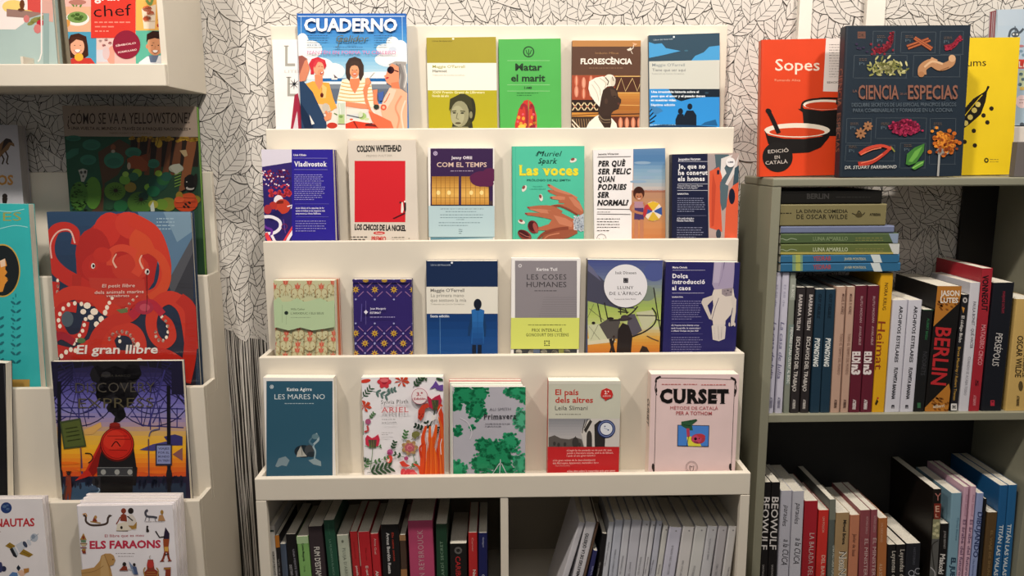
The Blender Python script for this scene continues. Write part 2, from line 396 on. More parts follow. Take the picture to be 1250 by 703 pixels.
# left stepped unit and the shelf box hung above it
ZL = [1.410, 1.181, 0.943, 0.708, 0.475]; DL = [1.7960, 1.727, 1.658, 1.586, 1.515]; XL = -0.662
UL = empty('display_bookcase'); tag(UL, 'cream stepped display bookcase at the left holding picture books below the hanging shelf', 'bookcase')
tiers(UL, -1.66, XL, ZL, DL, True)
H = empty('hanging_shelf'); tag(H, 'thick cream hanging shelf box high on the left wall holding two cookbooks', 'shelf')
bx('front_lip', -1.66, 1.593, 1.583, -.665, 1.607, 1.626, CREAM, H, .002)
bx('shelf_floor', -1.66, 1.6072, 1.583, -.6772, WALLY, 1.599, CREAM, H, 0)
bx('side_panel', -.677, 1.6072, 1.583, -.665, WALLY, 2.05, CREAM, H, .001)
bx('rear_board', -1.66, 1.70, 1.5992, -.6772, 1.712, 2.05, mat('8f8672', .5, 'board'), H, 0)
bx('divider_strip', -.968, 1.632, 1.5992, -.963, 1.6995, 1.645, CREAM, H, 0)

# right olive unit
XR0, XR1, DRt, ZRt = .560, 1.168, 1.600, 1.3955
R_ = empty('shelving_unit'); tag(R_, 'olive grey open shelving unit at the right with cookbooks on top', 'bookcase')
bx('side_panel', XR0, DRt, 0, XR0+.019, WALLY, ZRt-.0182, OLIVE, R_, .001); bx('side_panel', XR1, DRt, 0, XR1+.019, WALLY, ZRt-.0182, OLIVE, R_, .001)
bx('top_board', XR0, DRt-.001, ZRt-.018, 1.75, 1.786, ZRt, OLIVE, R_, .003)
bx('middle_shelf', XR0+.0192, DRt+.0005, .8665, XR1-.0002, WALLY, .8835, OLIVE, R_, .001)
bx('lower_shelf', XR0+.0192, DRt+.0005, .452, XR1-.0002, WALLY, .468, OLIVE, R_, .001)
bx('back_panel', XR0+.0192, WALLY-.0055, .4682, XR1-.0002, WALLY-.0005, .8660, mat('2b2a28', .7, 'board'), R_, 0)
bx('side_panel', 1.735, DRt, 0, 1.75, WALLY, ZRt-.0182, OLIVE, R_, .001)
# ------------------------------------------------------------------ books shown cover outwards: middle unit
def F0(i, *a, **k): return face(a[0], DT[i], ledge_z(ZT, i), *a[1:], **k)
SK = 'e8a27e'
# tier 0
s = F0(0, 'white book with big faint letters half hidden behind the blue holiday magazine', 'F', (90, 200), (330, 200), t=.014, cover='f3efec')
s.t('L', 152, 334, 208, 334, 104, 'a9a69c', serif=True).t('L', 163, 486, 222, 486, 98, 'a9a69c', serif=True).t('LITERARI', 155, 368, 300, 368, 14, 'cfc9c4')
s.p([(205, 480), (222, 470), (240, 560), (250, 655), (185, 655)], 'a3243f').p([(196, 655), (218, 560), (225, 655)], 'd9cfd4')
for q in range(8): s.l([(203, 425), (203+26*math.cos(q*.8), 425+28*math.sin(q*.8))], 6, '23252b', 1)
s.done()
s = F0(0, 'large blue magazine showing three people laughing at a seaside table', 'F', (217, 68), (768, 68), t=.007, cover='3f7fc4', back=.018, gloss=.25)
s.g(210, 60, 790, 420, ['2c62b3', '3f86cc', '5fa6da', '9ccbe6', 'd3e7ef'], 20)
s.l([(222, 82), (762, 82)], 4, 'c9dcec').l([(748, 82), (752, 300)], 3, 'a9cbe6').l([(238, 84), (243, 660)], 3, '9fc3e2')
for cx, cy, rx, ry in ((245, 215, 32, 48), (285, 250, 60, 46), (250, 280, 60, 50), (330, 330, 70, 40), (400, 360, 60, 42), (700, 215, 32, 30), (735, 250, 45, 48), (660, 245, 42, 24), (700, 300, 90, 40), (640, 380, 150, 18), (300, 380, 120, 22)): s.e(cx, cy, rx, ry, 'eef3f2')
s.e(700, 250, 20, 14, 'cfd9e6')
s.z('a5').r(270, 250, 820, 278, '2a69a8').r(270, 278, 820, 300, 'e9f1f2').r(100, 300, 1000, 445, '7f8894').r(330, 340, 1000, 445, '646f80')
s.p([(352, 250), (362, 195), (372, 250)], 'f4f1ee').p([(368, 215), (405, 248), (375, 250)], '6a5d66').r(350, 248, 400, 262, 'ece8e2')
# table
s.p([(60, 470), (1000, 470), (1000, 720), (60, 720)], 'f3d9c8').p([(250, 520), (700, 505), (760, 610), (760, 720), (250, 720)], 'f6e3d8')
s.p([(480, 560), (660, 540), (660, 600), (480, 600)], 'd7dbd8').l([(480, 565), (560, 582), (650, 600)], 10, '59606c').l([(370, 550), (420, 575), (440, 590)], 12, '6c8a5a')
s.e(615, 575, 34, 30, 'a9c97e').e(650, 600, 22, 12, 'c9d8a4').e(520, 603, 16, 8, 'e0664a').p([(470, 640), (540, 615), (640, 630), (740, 640), (770, 720), (470, 720)], 'd9452f').l([(540, 620), (580, 690)], 10, '7d2620').l([(700, 640), (640, 650), (760, 660)], 16, '6b2a2a').e(355, 655, 45, 26, 'c33b2c')
# middle woman
s.p([(440, 260), (520, 245), (620, 240), (690, 300), (715, 440), (715, 500), (395, 480), (398, 440)], 'f4ecd2')
for q in range(6): s.c([(438-q*7, 285+q*30), (540, 300+q*30), (690+q*5, 287+q*30)], 7, 'd8a648')
s.p([(470, 450), (640, 470), (680, 515), (600, 510), (470, 490)], 'e9916a').p([(500, 255), (595, 250), (588, 310), (550, 382), (515, 330)], 'e4895f')
s.p([(470, 210), (472, 130), (500, 80), (550, 65), (600, 85), (626, 140), (626, 220), (600, 275), (585, 250), (580, 160), (515, 160), (512, 240), (505, 275), (480, 250)], '45352f')
s.e(546, 190, 40, 58, 'f0a67c').e(546, 215, 30, 34, 'e8946a').p([(505, 150), (520, 105), (585, 105), (594, 155), (550, 138)], '4b3a33').e(530, 180, 7, 3, '4a2b25').e(566, 180, 7, 3, '4a2b25').e(548, 216, 18, 9, 'c9433a').e(548, 213, 13, 4, 'fbf3ee').l([(548, 180), (553, 200)], 3, 'c9754f')
# red haired woman
s.p([(120, 300), (190, 275), (330, 290), (365, 420), (395, 500), (350, 530), (250, 540), (200, 460)], 'f2ad4a').p([(270, 300), (310, 330), (300, 420), (260, 420)], 'f7c77a').p([(205, 220), (272, 215), (275, 300), (245, 350), (210, 290)], 'eb8f66')
s.p([(155, 130), (180, 85), (235, 68), (295, 95), (307, 140), (292, 175), (275, 130), (225, 110), (205, 150), (200, 215), (170, 215), (172, 180)], 'cf3340')
s.e(240, 165, 44, 56, 'f3a985', 12).e(258, 200, 28, 30, 'ee9b74').p([(195, 130), (215, 90), (280, 95), (286, 120), (235, 108), (205, 165)], 'd8404a').e(266, 205, 16, 11, 'b83a34', -30).e(268, 201, 10, 5, 'fbf3ee', -30).l([(235, 150), (255, 147)], 4, '6b2b26').l([(262, 150), (278, 155)], 4, '6b2b26').e(268, 395, 14, 20, '5a1a1c').l([(268, 330), (268, 390)], 3, '8b3a2a')
s.p([(235, 470), (330, 480), (345, 530), (260, 560)], 'd9c9b0').e(300, 500, 30, 36, 'c9bfb0').l([(300, 530), (330, 600)], 20, 'e38a61')
# man in blue, back turned
s.p([(62, 100), (95, 70), (140, 90), (158, 150), (155, 200), (130, 270), (62, 290)], 'd98a6a').p([(62, 60), (100, 55), (145, 85), (120, 100), (90, 180), (62, 260)], '9c5a50').e(150, 170, 12, 26, 'e08c68')
s.p([(62, 280), (110, 275), (190, 370), (240, 480), (300, 600), (310, 660), (290, 710), (62, 710)], '2c4362').p([(150, 560), (190, 650), (200, 710), (130, 710), (60, 500), (62, 420)], '1d2e49').p([(285, 590), (330, 540), (355, 545), (345, 600), (300, 620)], 'e8946a').p([(160, 560), (205, 640), (180, 650)], 'e9e4de')
# woman with sunglasses
s.p([(640, 300), (672, 250), (690, 285), (660, 340), (655, 420), (690, 520), (720, 560), (680, 540), (640, 460), (620, 350)], 'eb8b62').l([(672, 245), (718, 195)], 7, 'f6efe8').e(660, 275, 22, 30, 'ef9c72')
s.p([(840, 130), (900, 105), (990, 110), (1000, 380), (950, 390), (930, 320), (900, 240)], 'a7a29e').c([(930, 130), (960, 230), (950, 330), (985, 380)], 26, '85807e').c([(975, 140), (992, 240), (975, 330)], 10, 'dad6d2').c([(905, 125), (935, 190), (918, 290)], 10, '6f6a68')
s.p([(835, 160), (870, 125), (925, 150), (930, 230), (925, 300), (870, 320), (825, 290), (808, 250)], 'f09a74').p([(800, 230), (830, 215), (835, 235), (815, 245)], 'ef9670').e(828, 248, 15, 8, 'c43b3a', -20).p([(860, 290), (925, 280), (940, 350), (870, 370)], 'e2835c')
s.e(858, 180, 30, 32, '3a1c22').e(845, 178, 18, 22, '20101a').l([(885, 180), (925, 195)], 8, '3a1c22')
s.p([(850, 330), (950, 345), (1000, 380), (1000, 720), (840, 720), (790, 600), (770, 500), (800, 420)], 'f3b795').p([(850, 335), (800, 430), (780, 500), (820, 520), (880, 420), (905, 350)], 'f7cdb4').e(797, 500, 26, 26, 'df6242').e(797, 500, 12, 12, 'f3b795').c([(850, 380), (820, 440), (800, 460)], 8, 'd8704c')
s.c([(950, 400), (900, 500), (930, 600), (900, 720)], 16, 'e49a76').c([(985, 440), (950, 560), (975, 720)], 14, 'f8d6c0')
s.p([(705, 350), (745, 345), (740, 430), (760, 490), (710, 470)], 'e88a62').p([(665, 530), (740, 560), (860, 620), (900, 720), (790, 720), (700, 620)], 'e4714d').p([(745, 380), (800, 360), (790, 440), (760, 450)], '4a66a8').e(735, 495, 24, 20, '2e3a34')
# glasses
s.r(400, 455, 470, 640, 'cfd8c6').r(405, 560, 462, 640, 'b2c98c').e(435, 455, 35, 8, 'e9efe6').l([(470, 450), (470, 650)], 4, 'f4f6f2').l([(402, 455), (410, 640)], 3, 'f4f6f2').e(432, 580, 16, 12, '7da05a').l([(420, 470), (430, 560)], 4, 'f4f6f2')
s.e(600, 560, 20, 26, 'd5dcc4')
s.z('F').use('title_lettering', .0016).t('CUADERNO', 256, 158, 724, 158, 60, 'fdfaf4', .035).use('cover_print', .0018).t('Gelidor', 412, 212, 575, 212, 32, '6a6a56', .004, it=.3).l([(440, 190), (425, 240), (415, 236)], 3, '6a6a56')
s.t('MANTÉN EN FORMA TU CEREBRO', 272, 275, 718, 275, 17, 'dc7fae', 0, True).mt(270, 182, 385, 230, 3, '3f5d86', 5).mt(608, 182, 700, 230, 3, '3f5d86', 5).mt(405, 241, 555, 241, 1, '3f5d86', 4, True).t('NÚM. 2020', 470, 226, 515, 226, 7, '3f5d86')
s.done()
s = F0(0, 'olive green paperback with a white band and a dark haired girl looking out', 'F', (870, 190), (1222, 186), t=.02, cover='a5962c')
s.r(860, 318, 1230, 456, 'f3efdf').r(860, 456, 1230, 700, 'b3a81f').t('Libros del Asteroide', 900, 211, 1000, 211, 8, '5c551a').e(1006, 196, 6, 5, 'f1ecd0')
s.t("Maggie O'Farrell", 902, 343, 1065, 343, 14, 'a19f3c', .01).t('Hamnet', 902, 365, 975, 365, 14, '74726a', .02).t('Traducción de Concha Cardeñoso', 902, 383, 1065, 383, 7, 'a9a695')
s.t('XXIV Premio Gremi de Llibreters', 900, 472, 1165, 472, 12, 'e8e2a8', .03).t('Novela del año', 900, 490, 985, 490, 12, 'e8e2a8', .03)
s.p([(1000, 650), (1005, 600), (1100, 600), (1108, 665), (1000, 665)], '2b2c22').e(1053, 560, 62, 88, '3c3a20').e(1098, 555, 22, 62, '2c2b1a').e(1040, 575, 46, 66, '969372').e(1028, 585, 34, 52, 'a9a684').p([(985, 560), (990, 500), (1040, 475), (1095, 490), (1105, 560), (1085, 540), (1070, 510), (1020, 510), (998, 540)], '3a381e')
s.l([(1000, 562), (1022, 560)], 5, '3a3820').l([(1042, 560), (1066, 563)], 5, '3a3820').e(1012, 570, 9, 4, '2a2a1a').e(1052, 571, 9, 4, '2a2a1a').l([(1028, 570), (1022, 598), (1034, 602)], 4, '6a684a').e(1031, 622, 15, 5, '5c5038').e(1096, 580, 8, 18, '8a8766').p([(1000, 640), (1080, 640), (1100, 660), (990, 660)], '8f8c68')
s.done()
s = F0(0, 'bright green paperback titled with a husband-killing line above a pair of red slippers', 'G', (33, 187), (330, 183), t=.022, cover='4fae52', spine='3f9a45')
s.ring(177, 247, 24, 6, '1f4a26').l([(177, 235), (177, 272)], 4, '1f4a26').l([(164, 238), (170, 256), (177, 260), (184, 256), (190, 238)], 4, '1f4a26').ls([[(75, 289), (278, 289)], [(75, 404), (278, 404)], [(75, 434), (278, 434)]], 1.6, 'a9dcA0')
s.t('Matar', 113, 336, 241, 336, 32, '1c3520', .03).t('el marit', 93, 388, 256, 388, 32, '1c3520', .03).t('5 AMB', 155, 424, 192, 424, 11, '1c3520', .02).mt(120, 444, 235, 455, 2, '2f7a38', 5)
s.p([(112, 640), (112, 590), (130, 520), (155, 480), (175, 475), (172, 640)], 'c8362e').p([(176, 640), (178, 476), (195, 490), (215, 550), (218, 640)], 'd0432f').c([(140, 520), (150, 500), (168, 520), (168, 610)], 14, '9c2430').c([(185, 520), (190, 500), (200, 520), (204, 600)], 12, '9c2430')
s.es([(130, 560), (152, 565), (140, 590), (195, 560), (205, 585), (160, 595), (188, 595)], 8, 9, 'e69a3a').es([(125, 580), (150, 545), (200, 545), (210, 605)], 6, 6, 'e35a6a').e(145, 605, 18, 12, 'e8c04a').e(196, 607, 14, 12, '8a2230')
s.done()
s = F0(0, 'brown paperback with an African woman in a white headwrap in profile', 'G', (385, 193), (712, 193), t=.018, cover='5b3d2d')
s.r(380, 185, 720, 222, 'b9824a').r(380, 358, 720, 650, '8a5634').t('FLORESCÈNCIA', 425, 305, 670, 305, 25, 'f4ece0', .035).t('Imbolo Mbue', 495, 258, 606, 258, 10, 'a57b52').mt(465, 325, 632, 325, 1, '8a6a52', 5, True)
s.z('a6').p([(440, 120), (470, 105), (475, 125), (450, 130)], 'e9dccb').p([(478, 70), (515, 80), (500, 92)], 'e9b38a').l([(490, 85), (485, 110), (470, 122)], 5, 'e9dccb').l([(470, 130), (482, 152)], 4, 'e9dccb')
s.r(45, 305, 380, 480, 'a3482e')
for k in range(4):
    for j in range(2): s.e(80+k*52, 345+j*75+(k % 2)*14, 15, 42, ['c96b4c', 'd98c70'][(k+j) % 2]).e(80+k*52, 345+j*75+(k % 2)*14, 6, 36, 'e3a88c')
s.r(45, 480, 380, 570, '2c1b14')
for k in range(5): s.l([(50+k*44, 500), (90+k*44, 555)], 8, 'd9c49a').l([(90+k*44, 500), (50+k*44, 555)], 8, 'd9c49a').e(70+k*44, 528, 6, 6, 'b0402a')
s.r(45, 570, 380, 600, 'c98a3c').r(45, 600, 380, 700, '3b2a20').l([(45, 592), (240, 580)], 6, '6a3a1c')
for k in range(9): s.l([(60+k*18, 615), (70+k*18, 690)], 4, 'a0825c')
s.r(355, 305, 545, 425, '4c2a1c').l([(355, 312), (545, 312)], 7, 'd9b06c')
s.l([(365, 415), (400, 325), (430, 418), (480, 325), (515, 418), (545, 340)], 6, 'e6c68a').r(340, 425, 545, 560, 'b07434').g(345, 430, 545, 555, ['c4873e', 'b57436', 'a8682c'], 6).l([(345, 516), (545, 520)], 5, 'd9a860').l([(345, 430), (545, 430)], 5, 'e0b468')
s.r(300, 560, 545, 600, 'a96a34').l([(300, 585), (545, 580)], 8, '3a2014').r(300, 600, 545, 700, '5a2a1c')
for k in range(4): s.e(395+k*45, 645, 16, 40, 'c97a5a').e(395+k*45, 645, 7, 34, 'e0a080')
s.l([(45, 620), (110, 690)], 8, 'e8dcc4').l([(45, 650), (80, 690)], 8, 'e8dcc4')
s.p([(140, 700), (170, 640), (215, 600), (235, 590), (330, 610), (365, 650), (375, 700)], 'efe8da').p([(232, 520), (250, 480), (320, 480), (325, 560), (330, 640), (320, 690), (285, 690), (240, 620)], '35251d')
s.p([(240, 520), (250, 440), (275, 400), (340, 385), (372, 415), (378, 455), (400, 478), (398, 500), (388, 520), (380, 545), (345, 560), (320, 590), (250, 600)], '3a2921').p([(320, 400), (350, 410), (372, 440), (360, 470), (330, 450)], '4e3a2e').e(352, 455, 9, 4, '120c0a').e(292, 490, 12, 20, '4a352a').p([(372, 500), (396, 503), (388, 520), (374, 516)], '5a3428')
s.p([(165, 400), (170, 350), (215, 322), (270, 312), (345, 380), (300, 385), (270, 410), (255, 470), (245, 530), (215, 500), (180, 450)], 'efe8da').e(315, 340, 44, 42, 'e9e1d0').e(340, 350, 18, 34, 'd8cfbc').c([(205, 345), (245, 400), (250, 450)], 4, 'b8ad98').c([(245, 325), (290, 360), (280, 395)], 4, 'b8ad98').c([(190, 370), (225, 430), (240, 490)], 4, 'c8bea8').l([(285, 320), (310, 350), (300, 375)], 7, '4a4238').l([(335, 315), (345, 345)], 5, '6a6050').c([(235, 600), (270, 640), (325, 640)], 7, '6e5a48').c([(238, 585), (270, 620), (322, 622)], 6, '8e7a60')
s.done()
s = F0(0, 'blue paperback with a couple in silhouette below a pale grey title band', 'G', (750, 168), (1088, 157), t=.015, cover='2f4a5c')
s.z('a6').p([(580, 60), (640, 80), (690, 75), (720, 110), (825, 130), (700, 160), (600, 180), (580, 180)], '4b9fd6').p([(1110, 90), (1030, 100), (990, 140), (930, 165), (900, 200), (1110, 200)], '4b9fd6').e(865, 128, 14, 6, '3f6a80')
s.t('Libros del Asteroide', 632, 56, 770, 48, 10, 'c4d6de').e(777, 30, 7, 7, 'e9f0f2')
s.p([(580, 205), (1110, 195), (1110, 402), (580, 402)], 'cfd0c6').t("Maggie O'Farrell", 622, 240, 855, 240, 20, '7f8a90', .005).t('Tiene que ser aquí', 622, 276, 862, 276, 20, '5b5f62').t('Traducción de Concha Cardeñoso', 618, 298, 850, 298, 10, '8a8c8a')
s.r(570, 402, 1110, 720, '2f8fd8').p([(740, 402), (1110, 402), (1110, 460), (1000, 460), (900, 470), (830, 490), (790, 475), (760, 440)], '10202e').e(1012, 430, 14, 6, '2f4a5c').p([(560, 520), (620, 545), (640, 590), (700, 560), (680, 540), (620, 520)], '3a7cb4')
s.t('Una irresistible historia sobre el', 615, 430, 955, 430, 15, 'eef4f8', .03).t('peso que el amor y el pasado tienen', 615, 460, 1000, 460, 15, 'eef4f8', .03).t('en nuestras vidas.', 612, 489, 795, 489, 15, 'eef4f8', .03).t('Séptima edición', 612, 523, 785, 523, 15, 'd8e8f4', .03)
s.p([(1075, 620), (1000, 640), (970, 660), (1090, 665)], '1a5c90')
s.e(824, 562, 18, 22, '0c1a2a').p([(788, 700), (788, 620), (805, 582), (845, 582), (856, 620), (856, 700)], '0c1a2a').e(891, 528, 18, 22, '0c1a2a').p([(850, 700), (850, 590), (868, 556), (915, 556), (938, 590), (938, 700)], '0c1a2a')
s.ls([[(575, 600), (620, 545)], [(575, 630), (630, 570)], [(575, 650), (650, 590)], [(575, 660), (640, 630)], [(575, 560), (600, 540)]], 9, '0b2136')
s.p([(600, 670), (700, 655), (900, 660), (1080, 672), (1080, 700), (600, 700)], '16395a').mt(605, 660, 885, 660, 1, 'a8c8dc', 8)
s.done()
# tier 1
F0(1, 'hidden second copy of the indigo cherry-harvest book, its purple edge showing', 'H', (90, 140), (414, 137), t=.012, cover='35155a', back=.001).done()
s = F0(1, 'indigo blue book with a panel of red cherries and white streams down its left side', 'H', (37, 135), (401, 135), t=.02, cover='2a1f92', back=.014)
s.r(30, 130, 192, 640, '2b2068').p([(30, 130), (192, 130), (192, 208), (140, 212), (90, 225), (30, 225)], 'dcd6e4').p([(30, 225), (95, 215), (140, 208), (192, 200), (192, 300), (60, 345), (30, 340)], '33246e')
R = random.Random(3)
s.es([(R.uniform(38, 188), R.uniform(240, 330)) for _ in range(110)], 5, 5, 'd03a50').es([(R.uniform(38, 180), R.uniform(240, 330)) for _ in range(26)], 4, 4, 'f2d8e2').es([(R.uniform(80, 190), R.uniform(340, 375)) for _ in range(26)], 9, 9, 'cf3a46')
s.e(125, 395, 24, 28, 'f1e6ea').e(145, 425, 40, 38, 'c4402e').e(98, 420, 20, 20, 'b8352e').p([(120, 395), (150, 395), (150, 410), (115, 412)], '7a2418').p([(50, 480), (120, 440), (150, 470), (90, 500)], '241a58').l([(170, 425), (195, 418), (188, 435)], 6, 'f4eef4').e(70, 440, 20, 24, 'a92f3a')
s.c([(48, 478), (90, 478), (130, 500), (132, 535), (100, 560), (60, 562)], 16, 'f1ecf4').c([(36, 500), (60, 530), (90, 545), (84, 575), (60, 590)], 12, '6b2f9a').l([(60, 560), (100, 640)], 20, 'e2414a').l([(90, 570), (105, 600), (150, 640)], 14, 'f0eaf0').c([(155, 640), (175, 590), (200, 550)], 14, 'f1ecf4').c([(140, 620), (160, 590), (200, 525)], 10, 'e2414a').l([(150, 490), (160, 560)], 4, '6a4a9a').ring(155, 528, 14, 3, '8a2a50')
s.r(195, 130, 206, 640, '2a1f92').t('Lluís Oliván', 202, 168, 266, 168, 10, 'eae6f6', .02).t('Vladivostok', 204, 221, 372, 221, 24, 'f4f1fa', .03, True).ls([[(200, 179), (374, 180)], [(205, 237), (375, 238)]], 4, '6d66c0')
s.mt(206, 265, 362, 390, 13, 'a29cdc', 4.5).ls([[(210, 412), (382, 412)], [(215, 478), (380, 478)]], 2, '6d66c0').t('«Luis Oliván té la capacitat de fer', 212, 437, 358, 437, 9, 'ded9f2', .02).t('versos de bellesa en les obsessions més', 212, 451, 361, 451, 9, 'ded9f2', .02).t('sorprenents.» Anna Ballbona', 212, 465, 340, 465, 9, 'ded9f2', .02).mt(212, 500, 372, 550, 5, 'a29cdc', 4.5)
s.done()
F0(1, 'rear copy of the pale red-square novel, only its upper edge showing', 'H', (478, 82), (826, 84), t=.010, cover='cfc2b0', back=.001).done()
s = F0(1, 'pale grey novel with a big red square and two tiny figures casting shadows', 'H', (475, 90), (823, 87), t=.016, cover='d9cfc2', back=.012)
s.r(512, 193, 770, 505, 'd3222c').t('COLSON WHITEHEAD', 523, 147, 750, 144, 30, '22201e', .045).t('PREMIO PULITZER', 572, 173, 703, 171, 10, 'a59c90').t('LOS CHICOS DE LA NICKEL', 512, 543, 773, 549, 27, '1d1b1a', .05)
s.p([(750, 405), (758, 402), (762, 440), (757, 458), (748, 456)], 'efe6dc').p([(765, 405), (773, 402), (774, 440), (770, 458), (763, 440)], '1a1414').e(745, 405, 5, 6, '3a2620').e(768, 400, 5, 5, 'efe6dc').p([(768, 455), (772, 462), (712, 490), (705, 485)], '551016')
s.e(637, 560, 30, 8, 'c9302f').t('Premio', 620, 564, 655, 564, 7, 'f4e6da', .02).t('PREMIO', 598, 600, 672, 600, 22, 'cc3a34', .03).mt(490, 581, 576, 594, 2, '4a4540', 7, True).mt(702, 583, 765, 597, 2, '8a8478', 6, True).e(789, 588, 4, 4, 'a9a294')
s.done()
s = F0(1, 'purple and gold novel with lit windows and a maroon tree above a pale blue band', 'H', (883, 125), (1222, 125), t=.016, cover='efeae4')
s.r(898, 130, 1216, 422, '371f4a').ring(923, 155, 9, 5, 'b9a9c8', 8).e(923, 155, 4, 4, 'b9a9c8').t('Jenny Offill', 1003, 184, 1110, 184, 14, 'efe6ee', .03, True).t('COM EL TEMPS', 930, 224, 1184, 224, 23, 'dcc0b0', .012, True).mt(1000, 245, 1115, 245, 1, 'a998b0', 5, True)
s.g(905, 272, 1042, 416, ['a8762e', 'd09a48', 'e2b05a', 'c98e3c'], 12).g(1054, 272, 1198, 416, ['a8762e', 'd09a48', 'e2b05a', 'c98e3c'], 12)
for x0, x1 in ((905, 1042), (1054, 1198)):
    s.ls([[(x0+(x1-x0)*k/6, 272), (x0+(x1-x0)*k/6, 416)] for k in range(1, 6)]+[[(x0, 330), (x1, 330)], [(x0, 380), (x1, 380)]], 2.2, '8a5a24')
s.es([(938, 355), (992, 355), (1105, 355), (1158, 355)], 10, 12, 'f6dc94').e(1160, 285, 62, 40, '5a1f48').e(1200, 265, 40, 36, '5a1f48').e(1125, 280, 28, 22, '5a1f48').e(1190, 308, 30, 18, '5a1f48').l([(1196, 320), (1198, 420)], 5, '3a1f30').p([(1198, 400), (1210, 395), (1216, 420), (1198, 420)], '4a3a3a').r(898, 416, 1216, 422, '22182e').r(898, 575, 1216, 610, '5e8a9a').p([(898, 596), (1216, 583), (1216, 610), (898, 610)], 'b8cfd4')
s.use('paper_band', .0006).r(876, 422, 1230, 580, 'b7d0d6').mt(948, 438, 1168, 438, 1, '6f8a94', 4.5, True).mt(975, 452, 1130, 452, 1, '6f8a94', 4.5, True).mt(948, 468, 1165, 482, 2, '6f8a94', 4.5, True).mt(1030, 492, 1075, 492, 1, '6f8a94', 4.5, True).mt(940, 508, 1165, 522, 2, '6f8a94', 4.5).t('Más', 1042, 545, 1060, 545, 6, '4f6a74').mt(1042, 552, 1066, 562, 2, '4f6a74', 4)
s.done()
s = F0(1, 'turquoise hardback with two long-fingered hands and castanets', 'I', (97, 112), (443, 110), t=.024, cover='4fc0a0', hard=True, spine='24483f', gloss=.3)
s.z('a8').l([(50, 50), (50, 700)], 3, '3fae90').t('Muriel', 190, 112, 345, 112, 34, '12332c', 0, True, .28).c([(185, 110), (200, 85), (230, 88), (225, 110)], 4, '12332c').t('Spark', 200, 160, 322, 160, 34, '12332c', .012, True, .28).c([(200, 158), (230, 150), (240, 160)], 4, '12332c')
s.use('title_lettering', .0002).t('Las voces', 72, 236, 465, 236, 62, 'e8dc3a', .045, True).use('cover_print').t('PRÓLOGO DE ALI SMITH', 125, 277, 412, 277, 13, '1d5a4c', .02).t('TRADUCCIÓN DE', 165, 316, 228, 316, 7, '2f8a74').t('LAURA SALAS', 145, 332, 248, 332, 7, '2f8a74')
for x, y, a in ((108, 325, -60), (432, 140, -20), (218, 385, 80), (90, 545, 20)): s.e(x, y, 24, 13, 'e3dcd2', a).e(x-4, y-8, 13, 9, '8a4a44', a)
H1, H2, H3 = 'b4694c', 'c98062', '8a4634'
s.c([(270, 303), (330, 340), (400, 370), (450, 400)], 18, H2, 40).c([(272, 340), (330, 362), (400, 385)], 18, H1, 34).c([(288, 385), (340, 388), (400, 400)], 18, H2, 34).c([(335, 412), (370, 410), (420, 420)], 16, H1, 30)
s.p([(380, 370), (420, 365), (470, 410), (500, 470), (498, 515), (440, 480), (390, 450), (345, 445), (285, 452), (285, 435), (330, 428), (370, 428)], H1).p([(400, 380), (430, 380), (480, 430), (495, 480), (440, 440)], H2).c([(285, 443), (340, 440), (400, 465), (460, 500)], 12, H3)
s.c([(140, 452), (210, 470), (290, 490), (360, 520)], 18, H2, 46).c([(125, 492), (200, 498), (280, 510), (350, 530)], 17, H1, 44).c([(140, 452), (210, 448), (290, 455), (350, 490)], 14, H1, 40)
s.p([(260, 470), (330, 475), (400, 510), (440, 530), (460, 590), (400, 600), (340, 610), (290, 580), (210, 600), (195, 585), (270, 560), (290, 530)], H1).p([(300, 500), (380, 520), (430, 550), (420, 580), (340, 560)], H2).c([(195, 590), (260, 590), (330, 600)], 22, H1, 30).c([(190, 670), (240, 620), (330, 595), (400, 590)], 14, H3, 30)
s.p([(185, 700), (240, 630), (320, 605), (455, 590), (460, 620), (400, 650), (330, 665), (290, 700)], '9c563e').c([(220, 690), (260, 640), (340, 620)], 7, H2).es([(135, 450), (120, 490), (270, 302), (270, 340), (286, 385)], 9, 5, 'a8323a', 20)
R = random.Random(5)
s.p([(430, 540), (450, 515), (500, 490), (515, 600), (480, 610), (440, 580)], 'b9c2cc').es([(R.uniform(438, 508), R.uniform(505, 600)) for _ in range(60)], 5, 5, 'e3e8ee').es([(R.uniform(438, 508), R.uniform(505, 600)) for _ in range(40)], 4, 4, '8893a4')
s.e(166, 578, 34, 44, '7c3030', -20).e(160, 574, 24, 34, '4a1c20', -20).e(182, 585, 14, 36, 'a4524a', -20).e(110, 632, 50, 30, '8a3c34', 30).e(105, 625, 42, 20, '4a1c20', 30).l([(75, 615), (120, 640), (150, 645)], 3, 'c87a6a')
s.done()
s = F0(1, 'white paperback with a bold black italic question beside a toddler holding a beach ball', 'I', (484, 130), (828, 120), t=.014, cover='f0ecec')
s.p([(676, 110), (835, 110), (835, 640), (668, 640)], 'c98a62').g(676, 118, 832, 320, ['5f86b0', '4f7cab', '7fa3c0', '93aec2', 'c2b9b4'], 12)
for cx, cy in ((720, 190), (780, 230), (740, 260), (700, 280)): s.e(cx, cy, 40, 7, '8faac4')
s.r(668, 322, 835, 332, 'a8705a').mt(680, 320, 830, 320, 1, 'b8a8a8', 8, True).g(668, 332, 835, 560, ['b98a6c', 'c59268', 'cf8f5c', 'c9824e'], 8)
s.t('Jeanette Winterson', 508, 154, 606, 152, 10, '3a3634', .01)
for k, (tx, x1) in enumerate((('PER QUÈ', 636), ('SER FELIÇ', 662), ('QUAN', 586), ('PODRIES', 641), ('SER', 562), ('NORMAL?', 650))):
    s.t(tx, 507-k*.6, 207+k*37.3, x1, 205+k*37.5, 25, '151313', .045, True, .22)
